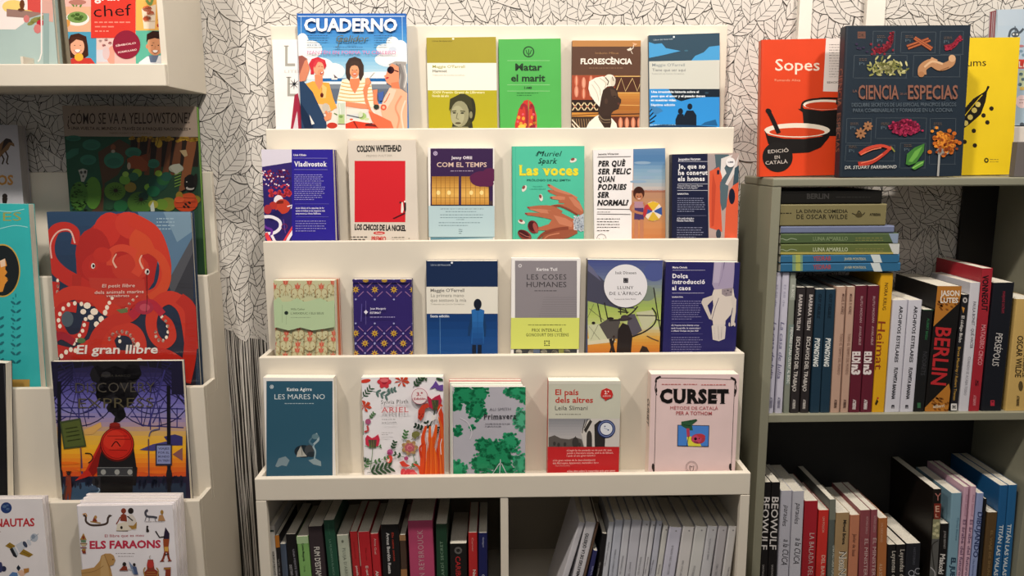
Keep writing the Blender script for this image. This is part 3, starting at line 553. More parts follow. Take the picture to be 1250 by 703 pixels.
s.ls([[(505, 163), (664, 160)], [(503, 410), (662, 412)], [(503, 434), (662, 436)]], 2.5, '4a4644').mt(505, 425, 565, 425, 1, '8a8684', 4, True).mt(503, 458, 612, 498, 4, '4a4644', 4.5, True).mt(503, 514, 560, 514, 1, '4a4644', 4.5, True).ring(524, 552, 22, 2, '6a6664').l([(510, 550), (524, 556), (538, 550)], 2, '6a6664')
s.e(702, 335, 27, 32, '4a2418').e(703, 350, 18, 20, 'b87858').e(702, 322, 22, 14, '3c1c14').e(696, 350, 3, 2, '2a1410').e(710, 350, 3, 2, '2a1410').l([(697, 362), (709, 362)], 3, 'f0e0d8')
s.p([(680, 375), (722, 375), (728, 420), (722, 460), (682, 460)], 'b58a98').p([(682, 405), (724, 405), (726, 462), (680, 462)], '4a3866').c([(678, 380), (664, 410), (690, 425), (722, 432)], 12, 'bd7c5a').c([(724, 380), (736, 400), (728, 425)], 10, 'bd7c5a').l([(690, 460), (688, 620)], 17, 'c08060').l([(716, 460), (716, 620)], 17, 'c08060')
s.e(770, 421, 43, 47, 'ecdcc8').p([(770, 421), (742, 385), (770, 374), (800, 384)], 'e3b834').p([(770, 421), (812, 400), (813, 440)], '33549a').p([(770, 421), (800, 460), (768, 468), (745, 462)], 'd8b23a').p([(770, 421), (730, 440), (727, 405)], '33549a').p([(770, 421), (742, 385), (727, 405)], 'c23a36').e(733, 420, 9, 30, 'b9343a', 10).e(771, 421, 5, 5, 'f0e6da')
s.done()
s = F0(1, 'navy book with orange cloaked figures and three lines of white serif title', 'I', (862, 150), (1180, 143), t=.03, cover='171c3a', hard=False, spine='0e1128')
s.p([(1030, 140), (1185, 135), (1185, 640), (1036, 640)], 'b9a39c').p([(1065, 150), (1130, 150), (1160, 200), (1130, 260), (1100, 330), (1060, 300), (1040, 200)], '51656e').p([(1095, 170), (1150, 150), (1110, 215), (1120, 240), (1090, 280)], 'e3dcd8').p([(1030, 150), (1065, 155), (1070, 210), (1040, 240), (1030, 200)], 'a89c9c').p([(1180, 150), (1165, 230), (1130, 290), (1100, 340), (1110, 300), (1150, 220)], 'ddd5d2')
s.p([(1040, 230), (1085, 210), (1100, 260), (1088, 300), (1100, 520), (1040, 500), (1036, 380)], 'dd5a3a').p([(1055, 235), (1070, 300), (1060, 490), (1048, 495), (1050, 320)], 'c54a30').p([(1135, 320), (1175, 270), (1182, 300), (1170, 560), (1110, 560), (1118, 390)], 'df5f3e').p([(1090, 280), (1130, 300), (1120, 400), (1100, 420), (1090, 380)], '566a72').e(1146, 350, 15, 38, '141a30').e(1082, 530, 12, 24, '3a4450').p([(1160, 215), (1180, 200), (1180, 280), (1150, 300)], '3a505c').r(1075, 225, 1086, 245, '1a2036')
s.ls([[(890, 184), (1034, 184)], [(888, 291), (1030, 291)], [(886, 322), (1030, 322)]], 2.5, 'b9bac8').t('Jacqueline Harpman', 890, 179, 996, 177, 11, 'e6e6ee', .02)
s.t('Jo, que no', 889, 218, 1018, 217, 21, 'f2f1f4', .03, True).t('he conegut', 889, 248, 1030, 247, 21, 'f2f1f4', .03, True).t('els homes', 888, 277, 1016, 276, 21, 'f2f1f4', .03, True).t('Traducció d’Anna Casassas Figueras', 886, 303, 1006, 303, 8, 'c9cad6', .01).t('Pròleg de Laia Aguilar', 886, 313, 983, 313, 8, 'c9cad6', .01).t('NARRATIVA', 886, 342, 940, 342, 7, 'e6e6ee', .03)
s.mt(886, 360, 1020, 422, 7, '8d90ac', 4.5).l([(884, 442), (1025, 442)], 2, '6a6d8c').t('«Un petit miracle.»', 884, 459, 965, 459, 9, 'd6d6e2', .02).t('Nicolas Huet Blanc', 884, 470, 965, 470, 9, 'd6d6e2', .02).mt(884, 500, 1020, 545, 5, '8d90ac', 4.5)
s.use('round_sticker', .0006).e(1139, 188, 22, 23, 'f2eeee', 0, 24).t('LLIBRE', 1127, 191, 1152, 190, 7, '22263e', .05)
s.done()
# tier 2
s = F0(2, 'hidden second copy of the sage green floral book, its red patterned edge showing', 'J', (120, 212), (430, 210), t=.012, cover='b5654a', back=.001); s.done()
s = F0(2, 'small sage green book with rows of red tulips top and bottom', 'J', (99, 218), (408, 218), t=.022, cover='b9c4a0', back=.013)
def damask(s, cx, cy, k):
    s.e(cx, cy, 30*k, 34*k, 'c9c49c').c([(cx-26*k, cy+30*k), (cx-30*k, cy-6*k), (cx-12*k, cy-20*k), (cx, cy-4*k)], 2.6, 'a8865a').c([(cx+26*k, cy+30*k), (cx+30*k, cy-6*k), (cx+12*k, cy-20*k), (cx, cy-4*k)], 2.6, 'a8865a').c([(cx-14*k, cy+40*k), (cx, cy+14*k), (cx+14*k, cy+40*k)], 2.4, '9a8a58').l([(cx, cy-20*k), (cx, cy+40*k)], 2.2, 'a8865a')
    s.es([(cx-28*k, cy+44*k), (cx+28*k, cy+44*k), (cx-20*k, cy+10*k), (cx+20*k, cy+10*k)], 3.4, 3.4, '7d6a4a')
    s.p([(cx-15*k, cy-44*k), (cx-7*k, cy-34*k), (cx, cy-50*k), (cx+7*k, cy-34*k), (cx+15*k, cy-44*k), (cx+11*k, cy-22*k), (cx, cy-14*k), (cx-11*k, cy-22*k)], 'c8604c').l([(cx, cy-44*k), (cx, cy-20*k)], 2.5, 'e09a80')
s.r(95, 218, 412, 325, 'c3c39c').r(95, 450, 412, 640, 'c3c39c')
for k in range(6): damask(s, 101+k*60.5, 278+(0 if k % 2 == 0 else -22), 1)
for j in range(3):
    for k in range(7): damask(s, 106+k*60.5-j*2, 512+j*56 + (0 if (k+j) % 2 == 0 else 26)-26, .95)
s.p([(95, 328), (130, 300), (150, 328), (190, 322), (222, 305), (260, 325), (285, 320), (340, 305), (380, 325), (412, 315), (412, 452), (360, 462), (300, 470), (240, 455), (180, 470), (120, 455), (95, 460)], 'b3c9a0')
s.e(168, 381, 10, 10, '23302a').ls([[(168, 395), (168, 440)], [(147, 340), (147, 430)]], 1.6, '8fa584').t('Willa Cather', 190, 367, 262, 367, 10, '4c5a48').t('L’ARXIDUC I ELS SEUS', 190, 388, 358, 388, 10, '4c5a48').mt(190, 405, 290, 405, 1, '8a9a80', 4, True)
s.done()
s = F0(2, 'small indigo book covered in a gold star lattice', 'J', (502, 212), (803, 212), t=.018, cover='2f2266', spine='241a52')
def lattice(s, y0, ys, ytop, ybot):
    for j, cy in enumerate(ys):
        for k in range(-1, 5):
            cx = 518+k*97+(48 if j % 2 else 0); s.p([(cx+r*math.cos(a*math.pi/8-math.pi/2), cy+r*math.sin(a*math.pi/8-math.pi/2)) for a, r in [(q, 21 if q % 2 == 0 else 9) for q in range(16)]], 'c9a23c').e(cx, cy, 5, 5, '8a4a3a')
            for dx, dy in ((1, 1), (-1, 1), (1, -1), (-1, -1)): s.l([(cx+dx*12, cy+dy*36), (cx+dx*40, cy+dy*10)], 4.5, '8f6a9c')
            s.es([(cx, cy+50), (cx, cy-50)], 5, 5, '9fa0d0')
lattice(s, 0, (264,), 0, 0); lattice(s, 0, (486, 536, 588), 0, 0)
s.n += 1; s.p([(500, 214), (803, 214), (803, 222), (500, 222)], '2f2266').es([(570, 218), (665, 218), (760, 218)], 16, 8, 'c9a23c')
s.l([(571, 320), (571, 440)], 1.6, '7a70b0').l([(550, 335), (547, 425)], 4, '5a509a').p([(571, 366), (582, 377), (571, 388), (560, 377)], 'e6e2f0').t('Joan Margarit', 592, 364, 672, 364, 10, 'e0dcf0', .01).t('ESTIMAT', 592, 386, 648, 386, 10, 'e0dcf0', .02).mt(592, 403, 718, 403, 1, 'b0a8d8', 4.5, True)
s.done()
s = F0(2, 'dark blue paperback with a woman in a blue dress seen from behind', 'J', (875, 119), (1240, 119), t=.024, cover='14294e')
s.r(870, 389, 1245, 640, '16437c').r(870, 250, 1245, 387, 'e6e2d6').g(870, 389, 1245, 620, ['123a72', '174886', '1a4c8c'], 6).l([(946, 392), (948, 590)], 2.5, '5a86b4').t('Libros del Asteroide', 900, 143, 1000, 143, 9, 'b8c4d4').e(1007, 128, 6, 5, 'e6e9ee')
s.t('Maggie O’Farrell', 898, 276, 1070, 276, 16, '7b7974', .02).t('La primera mano', 900, 302, 1068, 302, 17, '8d8a80').t('que sostuvo la mía', 898, 326, 1080, 326, 17, '8d8a80').t('Traducción de Concha Cardeñoso', 898, 342, 1070, 342, 8, 'b0ada2').t('Sexta edición', 897, 405, 993, 405, 12, 'd6dce6', .03)
s.p([(1106, 368), (1125, 362), (1150, 362), (1172, 370), (1170, 450), (1168, 540), (1106, 540), (1110, 450)], '2a6bb0').p([(1108, 380), (1090, 460), (1088, 500), (1098, 500), (1112, 440)], '173a66').p([(1170, 378), (1182, 450), (1178, 505), (1170, 500), (1166, 440)], '173a66').g(1110, 400, 1166, 540, ['2a6bb0', '215a9c', '1a4c8c'], 5).e(1138, 338, 20, 27, '151a2a').r(1128, 358, 1148, 370, '151a2a').r(1110, 545, 1130, 598, '0e1a30').r(1138, 545, 1158, 598, '0e1a30').l([(1138, 370), (1138, 540)], 2, '1c528e')
s.done()
s = F0(2, 'white bordered grey paperback with a lime yellow paper band', 'K', (95, 98), (425, 100), t=.02, cover='edeae8')
s.r(112, 110, 407, 560, '8d878c').ring(136, 134, 7, 4, 'd9d5d8', 6).t('Karine Tuil', 214, 158, 314, 158, 14, 'e9e6e8', .025, True).t('LES COSES', 167, 200, 357, 200, 25, '3c383c', 0, True).t('HUMANES', 167, 236, 357, 236, 25, '3c383c', 0, True).mt(205, 254, 318, 254, 1, '4f4b4f', 5, True)
s.ls([[(250-k*3, 285+k*11), (405, 285+k*11)] for k in range(9)], 1.6, '7c767b')
s.r(106, 532, 407, 600, '3a3c42').es([(130, 545), (190, 548), (250, 545), (300, 548), (360, 545)], 16, 14, 'b8b2a4').r(200, 532, 230, 560, '5c6a84').r(320, 532, 345, 560, '8a8a4a')
s.use('paper_band', .0006).p([(86, 382), (432, 382), (432, 530), (88, 530)], 'd9e070').mt(175, 417, 357, 417, 1, '8a9044', 6, True).t('PRIX INTERALLIÉ', 192, 448, 335, 448, 14, '52562c', .01, True).t('GONCOURT DES LYCÉENS', 165, 470, 368, 470, 14, '52562c', .01, True).es([(254, 493), (264, 493), (274, 493), (254, 503), (274, 503), (254, 513), (264, 513), (274, 513)], 3.6, 3.6, '3c4024')
s.done()
s = F0(2, 'novel with a white title disc over a biplane on an African plain', 'K', (460, 105), (817, 108), t=.03, cover='4a4e6c', spine='23201e', gloss=.3)
s.z('b7').g(40, 40, 545, 330, ['4b548c', '5a6590', '75829a', '8f9c86', '9fb06a'], 14).g(40, 330, 545, 480, ['9fb662', 'b4c468', 'c3cc8a'], 8).g(40, 480, 545, 680, ['c9c49c', 'd9a850', 'd58a34', 'c9783c'], 10)
s.p([(40, 90), (120, 150), (230, 260), (300, 330), (360, 360), (240, 360), (40, 310)], '4a4a5c').p([(40, 60), (40, 110), (130, 180), (80, 100)], '6a6a86').e(480, 120, 70, 60, '4f5a94').e(430, 260, 60, 50, '7d8a7c')
s.p([(40, 560), (180, 540), (230, 580), (40, 600)], 'd6d0b4').p([(40, 470), (110, 460), (170, 560), (50, 575)], 'c9ccaa').ls([[(50, 480), (120, 565)], [(60, 565), (110, 465)], [(50, 360), (150, 440)], [(80, 330), (40, 420)]], 3, '5c5848')
s.p([(115, 465), (170, 430), (250, 430), (260, 480), (240, 560), (170, 560)], '55504e').p([(310, 400), (350, 395), (400, 505), (340, 545), (300, 470)], '5a5560').p([(360, 385), (470, 370), (490, 430), (420, 500), (400, 480)], 'c6c6a4').l([(360, 405), (490, 407)], 7, '3c3a36').c([(330, 548), (420, 510), (480, 460), (492, 400), (465, 355)], 9, '2c2926').c([(180, 440), (260, 430), (330, 390), (370, 345)], 9, '34302c')
s.ls([[(105, 325), (130, 450)], [(150, 320), (172, 430)], [(475, 220), (520, 510)], [(488, 430), (520, 440)], [(255, 350), (258, 400)], [(285, 350), (300, 395)]], 7, '2f2b28').ls([[(240, 360), (300, 375)], [(240, 380), (310, 385)]], 8, '2f2b28')
s.e(285, 430, 50, 12, '3c3438', -6).e(285, 418, 26, 16, '453c40').e(268, 480, 22, 30, 'a8a85c').p([(240, 500), (270, 455), (310, 470), (335, 540), (325, 660), (230, 660)], '2c2524').e(190, 425, 22, 8, '2c2524').e(78, 455, 12, 9, '2c2524').l([(190, 560), (215, 660)], 20, '2c2422').l([(215, 560), (185, 660)], 12, '2c2422').p([(380, 650), (400, 605), (430, 615), (460, 670), (350, 690)], '332622').c([(430, 540), (470, 560), (510, 575)], 6, '5a4438').e(212, 545, 8, 8, '3c2c28')
s.use('title_lettering', .0008).e(290, 210, 143, 142, 'e8e6ea', 0, 40).t('Isak Dinesen', 222, 132, 360, 132, 18, '3c3a3c', .01, True).r(275, 158, 307, 190, '36343a').es([(283, 166), (299, 166), (283, 182), (299, 182)], 4, 4, 'a8a6ac').t('LLUNY', 235, 232, 342, 232, 20, '3f3d40', 0, True).t('DE L’ÀFRICA', 183, 270, 396, 270, 20, '3f3d40', 0, True).t('Traducció de Xavier Pàmies', 215, 302, 358, 300, 9, '7c7a7e')
s.done()
s = F0(2, 'purple blue book with an upside-down pale statue-like figure', 'K', (832, 115), (1185, 118), t=.03, cover='272460')
s.z('b7').t('Marta Orriols', 600, 95, 697, 95, 13, 'eeeaf2', .02).ls([[(600, 107), (815, 107)], [(598, 258), (810, 258)]], 3, 'b6b2cc').t('Dolça', 600, 158, 702, 158, 27, 'f3f0f6', .03, True).t('introducció', 598, 197, 814, 197, 27, 'f3f0f6', .03, True).t('al caos', 597, 238, 720, 238, 27, 'f3f0f6', .03, True).t('NARRATIVA', 597, 288, 670, 288, 8, 'e6e2ee', .03)
s.mt(595, 312, 800, 430, 9, '8d88b4', 5.5).ls([[(592, 452), (800, 452)], [(592, 528), (800, 528)]], 2, '6a669c').t('«És l’Anatomia de les distàncies curtes»', 592, 475, 775, 475, 10, 'dad6e8', .02).t('amb la parella, la maternitat i', 592, 494, 785, 494, 10, 'dad6e8', .02).t('a «Mater Dolça» de Jean Hall', 592, 512, 770, 512, 10, 'dad6e8', .02).mt(592, 552, 802, 645, 7, '8d88b4', 5.5)
s.p([(875, 50), (940, 50), (938, 110), (945, 50), (1010, 50), (1008, 120), (1000, 220), (985, 240), (880, 240), (862, 200)], 'a99cb8').p([(878, 55), (925, 55), (905, 190), (870, 190)], 'b8acc4').l([(940, 60), (925, 150), (905, 210)], 3, '8c80a0')
s.p([(872, 235), (1000, 225), (1010, 290), (985, 400), (950, 440), (948, 468), (868, 468), (865, 440), (850, 430), (870, 340), (862, 270)], 'ddd2c8').p([(925, 232), (998, 222), (992, 275), (950, 280), (925, 265)], '9c8f94').es([(945, 245), (965, 240), (985, 250), (955, 262)], 6, 5, '6a5f74').c([(905, 290), (880, 360), (858, 440)], 4, '5c5068')
s.p([(870, 270), (800, 295), (790, 320), (842, 430), (862, 430), (850, 395), (830, 340), (868, 300)], 'd3c8c0').p([(1000, 270), (1022, 300), (1018, 380), (1005, 470), (985, 478), (985, 430), (998, 360), (985, 300)], 'd6cbc2').p([(858, 475), (885, 462), (940, 465), (952, 480), (945, 560), (905, 575), (865, 565)], 'd9d0c8').ls([[(875, 480), (880, 560)], [(900, 475), (905, 565)], [(925, 480), (922, 560)]], 3, 'b5aaac').es([(975, 465), (1010, 465)], 6, 14, 'd3c8c0')
s.done()
# tier 3
s = F0(3, 'white bordered petrol blue book with sleeping figures and a curl of smoke', 'L', (45, 128), (402, 130), t=.026, cover='ece8e4')
s.r(63, 145, 397, 700, '2f5a70').ring(90, 174, 9, 3, 'dde6ea', 6).e(90, 174, 4, 4, 'dde6ea').t('Katixa Agirre', 166, 195, 292, 194, 16, 'eef2f2', .025, True).t('LES MARES NO', 104, 237, 358, 236, 25, 'dfe8ea', -.004, True).mt(155, 259, 302, 259, 1, 'a9bcc4', 5, True)
s.e(250, 500, 46, 32, '1c2830').e(280, 495, 24, 28, '42464a').p([(238, 470), (248, 500), (268, 525), (215, 528), (220, 505)], 'b4b3aa').l([(238, 470), (244, 520)], 3, '5a5a56').e(290, 515, 22, 14, '252f36').p([(108, 575), (125, 535), (160, 525), (180, 545), (165, 575), (140, 570), (120, 580)], '7d919a').p([(275, 545), (310, 535), (338, 550), (340, 575), (300, 565)], '8ea0a6').c([(305, 540), (310, 500), (300, 470), (325, 440), (312, 410)], 5, '9fb4bc', 14).c([(300, 470), (280, 450), (300, 425)], 12, '58798a', 5).e(310, 425, 18, 14, '64848f')
s.mt(215, 631, 258, 631, 1, 'e6ecee', 6)
s.done()
s = F0(3, 'white poetry book framed by red flowers and coral branches', 'L', (542, 127), (955, 124), t=.022, cover='edeaee')
s.z('a7')
def sprig(x, y, a, n, ln, col, w=9):
    ca, sa = math.cos(math.radians(a)), math.sin(math.radians(a)); s.l([(x, y), (x+ca*ln, y+sa*ln)], 3, col)
    for k in range(n):
        f = (k+1)/n*ln
        for sd in (-1, 1):
            b = math.radians(a+sd*48); q = ln*.36; s.e(x+ca*f+math.cos(b)*q*.5, y+sa*f+math.sin(b)*q*.5, q*.55, w*.55, col, a+sd*48, 8)
def flower(x, y, r, c1, c2):
    for k in range(6): s.e(x+r*.5*math.cos(k*1.05), y+r*.5*math.sin(k*1.05), r*.55, r*.38, c1, k*60, 10)
    s.e(x, y, r*.4, r*.4, c2)
G1, G2 = '2f4f34', '4f7a4a'
sprig(35, 190, -50, 4, 80, G1); s.e(58, 78, 34, 12, 'd8402e', -10); sprig(100, 140, 20, 3, 90, '5c7a74', 14); sprig(180, 150, -15, 3, 60, '5c7a74', 14); flower(178, 82, 44, 'd23a48', 'a82438'); s.e(178, 72, 26, 14, 'e87078')
for x, y, a in ((290, 80, 0), (50, 240, 10)):
    for k in range(7): s.p([(x, y), (x+44*math.cos(k*.9)-6, y+34*math.sin(k*.9)-6), (x+50*math.cos(k*.9+.2), y+38*math.sin(k*.9+.2)), (x+38*math.cos(k*.9+.5), y+30*math.sin(k*.9+.5))], 'd0482c')
sprig(360, 120, -50, 4, 80, G1, 12); sprig(400, 60, 10, 2, 40, G1); s.p([(465, 130), (490, 100), (505, 75), (525, 105), (552, 100), (552, 140), (510, 132), (500, 118)], '6a4a9c').e(530, 66, 24, 9, G1, 15)
s.e(75, 335, 18, 18, 'b05a80'); sprig(80, 320, -50, 3, 45, G2); s.c([(52, 400), (75, 390), (70, 360)], 12, 'c24a4a'); s.c([(45, 330), (45, 420)], 4, G2)
s.p([(58, 440), (70, 420), (85, 430), (100, 440), (118, 432), (140, 415), (150, 450), (140, 490), (90, 500), (60, 480)], 'cf2f4c').p([(75, 450), (130, 450), (125, 500), (85, 500)], '5a4a44').ls([[(80, 455), (88, 495)], [(95, 452), (98, 498)], [(112, 452), (108, 498)], [(126, 455), (118, 495)]], 4, '8aa04a'); s.c([(105, 500), (100, 560), (90, 640)], 4, G2)
sprig(55, 490, 10, 1, 30, G2); sprig(110, 500, -10, 1, 40, G2); sprig(95, 590, 200, 3, 50, G1, 12); sprig(95, 600, -20, 2, 50, G2, 12); sprig(70, 660, -15, 5, 140, G1, 15); sprig(50, 640, -60, 3, 60, G2)
s.e(215, 527, 19, 18, 'c05a90').e(210, 535, 14, 8, 'a03a6a'); sprig(225, 520, -70, 3, 55, G1, 11); s.e(212, 572, 18, 26, 'd8483c', 15).e(205, 578, 8, 15, 'f0d8c8', 15); sprig(160, 575, -20, 2, 40, G2, 11)
for k, (c, q) in enumerate((('a8875a', 46), ('c49a68', 36), ('b8606a', 30), ('d9828a', 18))):
    for j in range(7): s.e(340+q*.7*math.cos(j*.9+k*.4), 498+q*.6*math.sin(j*.9+k*.4), q*.5, q*.34, c, j*51, 9)
s.e(342, 500, 14, 11, 'c2586a'); sprig(300, 460, -75, 3, 60, G2, 12); sprig(350, 450, -50, 2, 50, '7a7a44', 22); s.e(380, 412, 26, 18, '7a7a44'); s.c([(360, 540), (370, 590), (340, 640)], 4, G2); s.e(318, 566, 14, 13, 'b04a7a'); sprig(310, 560, 200, 2, 60, G1, 12)
for k in range(6): s.e(300+k*13, 655+(k % 2)*12, 18, 26, ['d8404a', 'e8686a'][k % 2], 20*k, 9)
s.p([(275, 590), (300, 580), (320, 600), (345, 612), (320, 620), (290, 615)], 'd8402e'); sprig(335, 625, -30, 2, 50, G2, 12)
# coral and creature on the right
s.p([(395, 260), (420, 225), (455, 215), (468, 240), (440, 250), (430, 300), (410, 328), (392, 310)], 'c8402c').es([(402, 285), (415, 300), (405, 310), (425, 285)], 5, 5, '8a2a22'); s.p([(450, 165), (480, 190), (500, 175), (532, 160), (545, 200), (535, 240), (500, 262), (465, 240)], 'b8284a').p([(478, 195), (525, 195), (520, 258), (490, 262)], '4a4a3c').ls([[(485, 200), (495, 255)], [(500, 198), (504, 258)], [(515, 200), (512, 252)]], 5, '8a9a44')
s.c([(500, 262), (490, 310), (470, 360), (470, 420)], 7, '2f3a2a'); sprig(440, 380, 200, 3, 60, '22352a', 14); sprig(470, 400, 250, 2, 60, '22352a', 14); sprig(500, 420, -70, 3, 50, '22352a', 12); s.p([(480, 290), (505, 290), (500, 320), (478, 330)], 'e8e2de')
for pts, w0, w1, c in (([(430, 680), (425, 600), (430, 500), (425, 430), (445, 360)], 46, 14, 'dd4a1c'), ([(470, 680), (470, 560), (480, 480), (500, 420), (510, 350)], 60, 12, 'e25a1e'), ([(520, 690), (530, 560), (545, 440), (550, 330), (530, 250), (545, 225)], 60, 16, 'da4420'), ([(500, 690), (500, 560), (470, 450), (470, 360)], 46, 10, 'e8641f'), ([(545, 690), (550, 500), (545, 380), (520, 300)], 40, 8, 'e06428'), ([(415, 660), (400, 620), (365, 600)], 26, 8, 'd8481e'), ([(415, 560), (405, 500), (430, 470)], 14, 10, 'c93a1c')): s.c(pts, w0, c, w1)
for k in range(12): s.c([(430+k*11, 690), (436+k*10, 600), (442+k*8.5, 500), (450+k*8, 430)], 4, ['b8320f', 'f08030', 'c9400f'][k % 3], 1.5)
s.c([(540, 235), (520, 280), (522, 330)], 4, 'f2e6e0').c([(540, 540), (536, 480), (545, 440)], 5, 'f2e0dc')
s.t('Sylvia Plath', 160, 220, 332, 215, 24, '4c4a4a', 0, True).use('title_lettering').t('ARIEL', 160, 274, 333, 271, 32, 'd4585c', 0, True).use('cover_print').t('Traducció de', 164, 322, 250, 320, 8, '4c4a4a').t('Jordi Cornudella', 164, 342, 258, 340, 9, '4c4a4a').mt(163, 402, 235, 415, 2, '9a989a', 4.5).mt(248, 568, 248, 655, 12, 'a8a6a6', 5, True)
s.use('round_sticker', .0004).e(404, 170, 51, 51, 'b05068', 0, 32).e(404, 170, 48, 48, 'f0e4e6', 0, 32).t('3.ª', 385, 168, 425, 166, 22, 'b0304a', .03).t('Edición', 368, 194, 442, 192, 14, 'b0304a', .03)
s.done()
for k, (yo, xo) in enumerate(((137, 985), (150, 988), (163, 995))):
    face(('rearmost', 'third', 'second')[k]+' copy in the stack of green leafy spring novels, only its top edge showing', DT[3], ledge_z(ZT, 3), 'L', (xo, yo+4), (xo+364, yo+4), t=.0098, cover=('d98c8c', 'cfd8cc', 'e6e3dc')[k], back=.0105*k+.0005, group='stacked copies of the spring novel').done()
s = F0(3, 'grey spring novel with green treetops, in front of its stacked copies', 'L', (1003, 175), (1372, 174), t=.008, cover='b4b2bc', back=.0325)
R = random.Random(11)
def tree(cx, cy, rx, ry, n, c='1e8a5c'):
    s.e(cx, cy, rx*.72, ry*.72, c)
    s.es([(cx+math.cos(a)*rx*r, cy+math.sin(a)*ry*r, q, q*.8) for a, r, q in [(R.uniform(0, 6.28), R.uniform(.55, 1.0), R.uniform(4, 11)) for _ in range(n)]], 8, 8, c)
tree(1060, 215, 75, 60, 70); tree(1140, 210, 52, 55, 60); tree(1125, 290, 48, 60, 70); tree(1025, 250, 28, 55, 40); tree(1030, 395, 24, 26, 25); tree(1100, 380, 14, 14, 8)
s.c([(1040, 330), (1080, 355), (1100, 400), (1090, 440)], 6, 'c9c6ce')
s.z('M'); tree(120, 185, 62, 32, 60, '2a9a6a'); tree(150, 215, 28, 32, 30, '2a9a6a'); tree(140, 320, 34, 60, 60, '4fae86'); tree(90, 430, 52, 48, 60, '2a9a6a'); tree(30, 500, 90, 85, 120); tree(-40, 440, 40, 40, 40); tree(60, 550, 60, 30, 50); tree(140, 530, 36, 60, 50, '3ea47a')
s.z('L'); tree(1150, 560, 60, 55, 60); tree(1030, 590, 50, 50, 50, '2a9a6a'); tree(1200, 490, 50, 50, 60)
s.ls([[(1200, 620), (1240, 560)], [(1240, 620), (1245, 540)], [(1280, 620), (1250, 560)]], 4, 'c3c8cc')
s.z('M').t('ALI SMITH', -10, 277, 92, 275, 12, '6f6e78', .0, True).t('Primavera', -37, 318, 118, 315, 24, '36353c', .015, True).mt(-30, 340, 95, 352, 2, '8a8892', 5)
s.done()
s = F0(3, 'grey green paperback with red spine, street photograph and wide red paper band', 'M', (272, 137), (617, 137), t=.032, cover='c9c9b8', spine='c22a28', pages='efe8d6')
s.r(260, 130, 620, 152, 'd6d4c6').t('El país', 304, 203, 415, 203, 26, 'c0392e', .02).t('dels altres', 304, 240, 484, 240, 26, 'c0392e', .02).t('Leila Slimani', 303, 275, 458, 275, 20, '4f4d48').mt(305, 296, 428, 296, 1, '8a887c', 5, True)
s.g(272, 316, 616, 450, ['8d8d92', 'a4a2a6', 'b5b2b2', '9a9896'], 10).p([(272, 405), (300, 395), (330, 410), (370, 415), (400, 405), (430, 415), (440, 450), (272, 450)], '5c5652').e(400, 430, 16, 26, '3c3836').l([(400, 400), (400, 420)], 4, '3c3836').p([(425, 385), (450, 330), (475, 316), (616, 316), (616, 450), (440, 450), (432, 400)], 'cfcac4').p([(440, 370), (470, 320), (480, 330), (450, 385)], '36322f').e(466, 405, 13, 32, '3a3634').r(453, 410, 479, 450, '3a3634').p([(490, 345), (515, 325), (545, 330), (540, 450), (492, 450)], '2e2b2a').ls([[(445, 320), (432, 385)], [(458, 318), (442, 360)]], 4, '4a4644').es([(300, 435), (320, 440), (350, 438), (420, 440)], 7, 10, '3c3836')
s.use('paper_band', .0006).r(258, 450, 622, 640, 'c4262a')
for k, (tx, x0, x1) in enumerate((('«Llegir-la de passada no és pot dir que', 357, 572), ('pensin a literatura valenta, amb la de Slimani,', 360, 580), ('i amb el seu gran talent.»', 358, 495))): s.t(tx, x0, 471+k*13, x1, 469+k*13, 9, 'eeb8b0', .01)
s.t('«Un gran retrat de la descolonització', 292, 519, 495, 516, 9, 'eeb8b0', .01).t('dels Marroquins. Apassionant, meravellós i dur.»', 292, 532, 510, 529, 9, 'eeb8b0', .01).t('Marie Darrieussecq', 305, 544, 372, 542, 8, 'e09a92').t('«Una obra sobre la maternitat amb gran amor', 360, 570, 590, 567, 9, 'f2c8c2', .02)
s.use('round_sticker', .0004).p([(520, 200), (525, 180), (548, 170), (572, 180), (579, 200), (575, 215), (548, 225), (543, 232), (538, 222), (522, 212)], 'c9302c').t('2.ª', 538, 198, 560, 198, 15, 'f4e6e0', .03).t('edició', 530, 211, 568, 211, 9, 'f4e6e0').use('round_sticker#2', .0004).e(547, 364, 43, 43, '1f2f66', 0, 30).e(547, 364, 29, 29, 'dfe3ea', 0, 26).ring(547, 364, 36, 3, '8a98c0').es([(540, 352), (556, 370)], 4, 3, '3a4a7a').l([(535, 360), (560, 368)], 2, '7a88aa')
s.done()
s = F0(3, 'pale pink language course paperback with a black ornamental frame', 'M', (762, 105), (1182, 105), t=.036, cover='e6cccb', spine='e3cdc2')
s.c([(800, 122), (1000, 126), (1145, 130)], 3, '3c302e').l([(786, 130), (776, 560)], 2.5, '3c302e').l([(1160, 135), (1142, 560)], 2.5, '3c302e')
for x, y, a in ((792, 125, 1), (1155, 130, -1)): s.e(x, y-2, 12, 6, '2a2120', -30*a).e(x+10*a, y-8, 6, 5, '2a2120').e(x-8*a, y+12, 5, 9, '2a2120').e(x-6*a, y+56, 4, 12, '2a2120').c([(x-8*a, y+20), (x-12*a, y+50), (x-4*a, y+80)], 4, '2a2120')
for x in (770, 1138): s.e(x, 545, 6, 16, '2a2120').e(x+3, 563, 4, 8, '2a2120')
s.mt(812, 153, 902, 153, 1, 'c0605c', 5, True).mt(915, 153, 985, 153, 1, 'c0605c', 5, True).mt(1000, 155, 1120, 155, 1, 'c0605c', 5, True)
s.use('title_lettering').t('CURSET', 802, 238, 1133, 240, 60, '141010', .055, True).use('cover_print').t('MÈTODE DE CATALÀ', 852, 272, 1080, 274, 15, 'b8585c', 0).t('PER A TOTHOM', 880, 297, 1050, 299, 16, 'b8585c', .01)
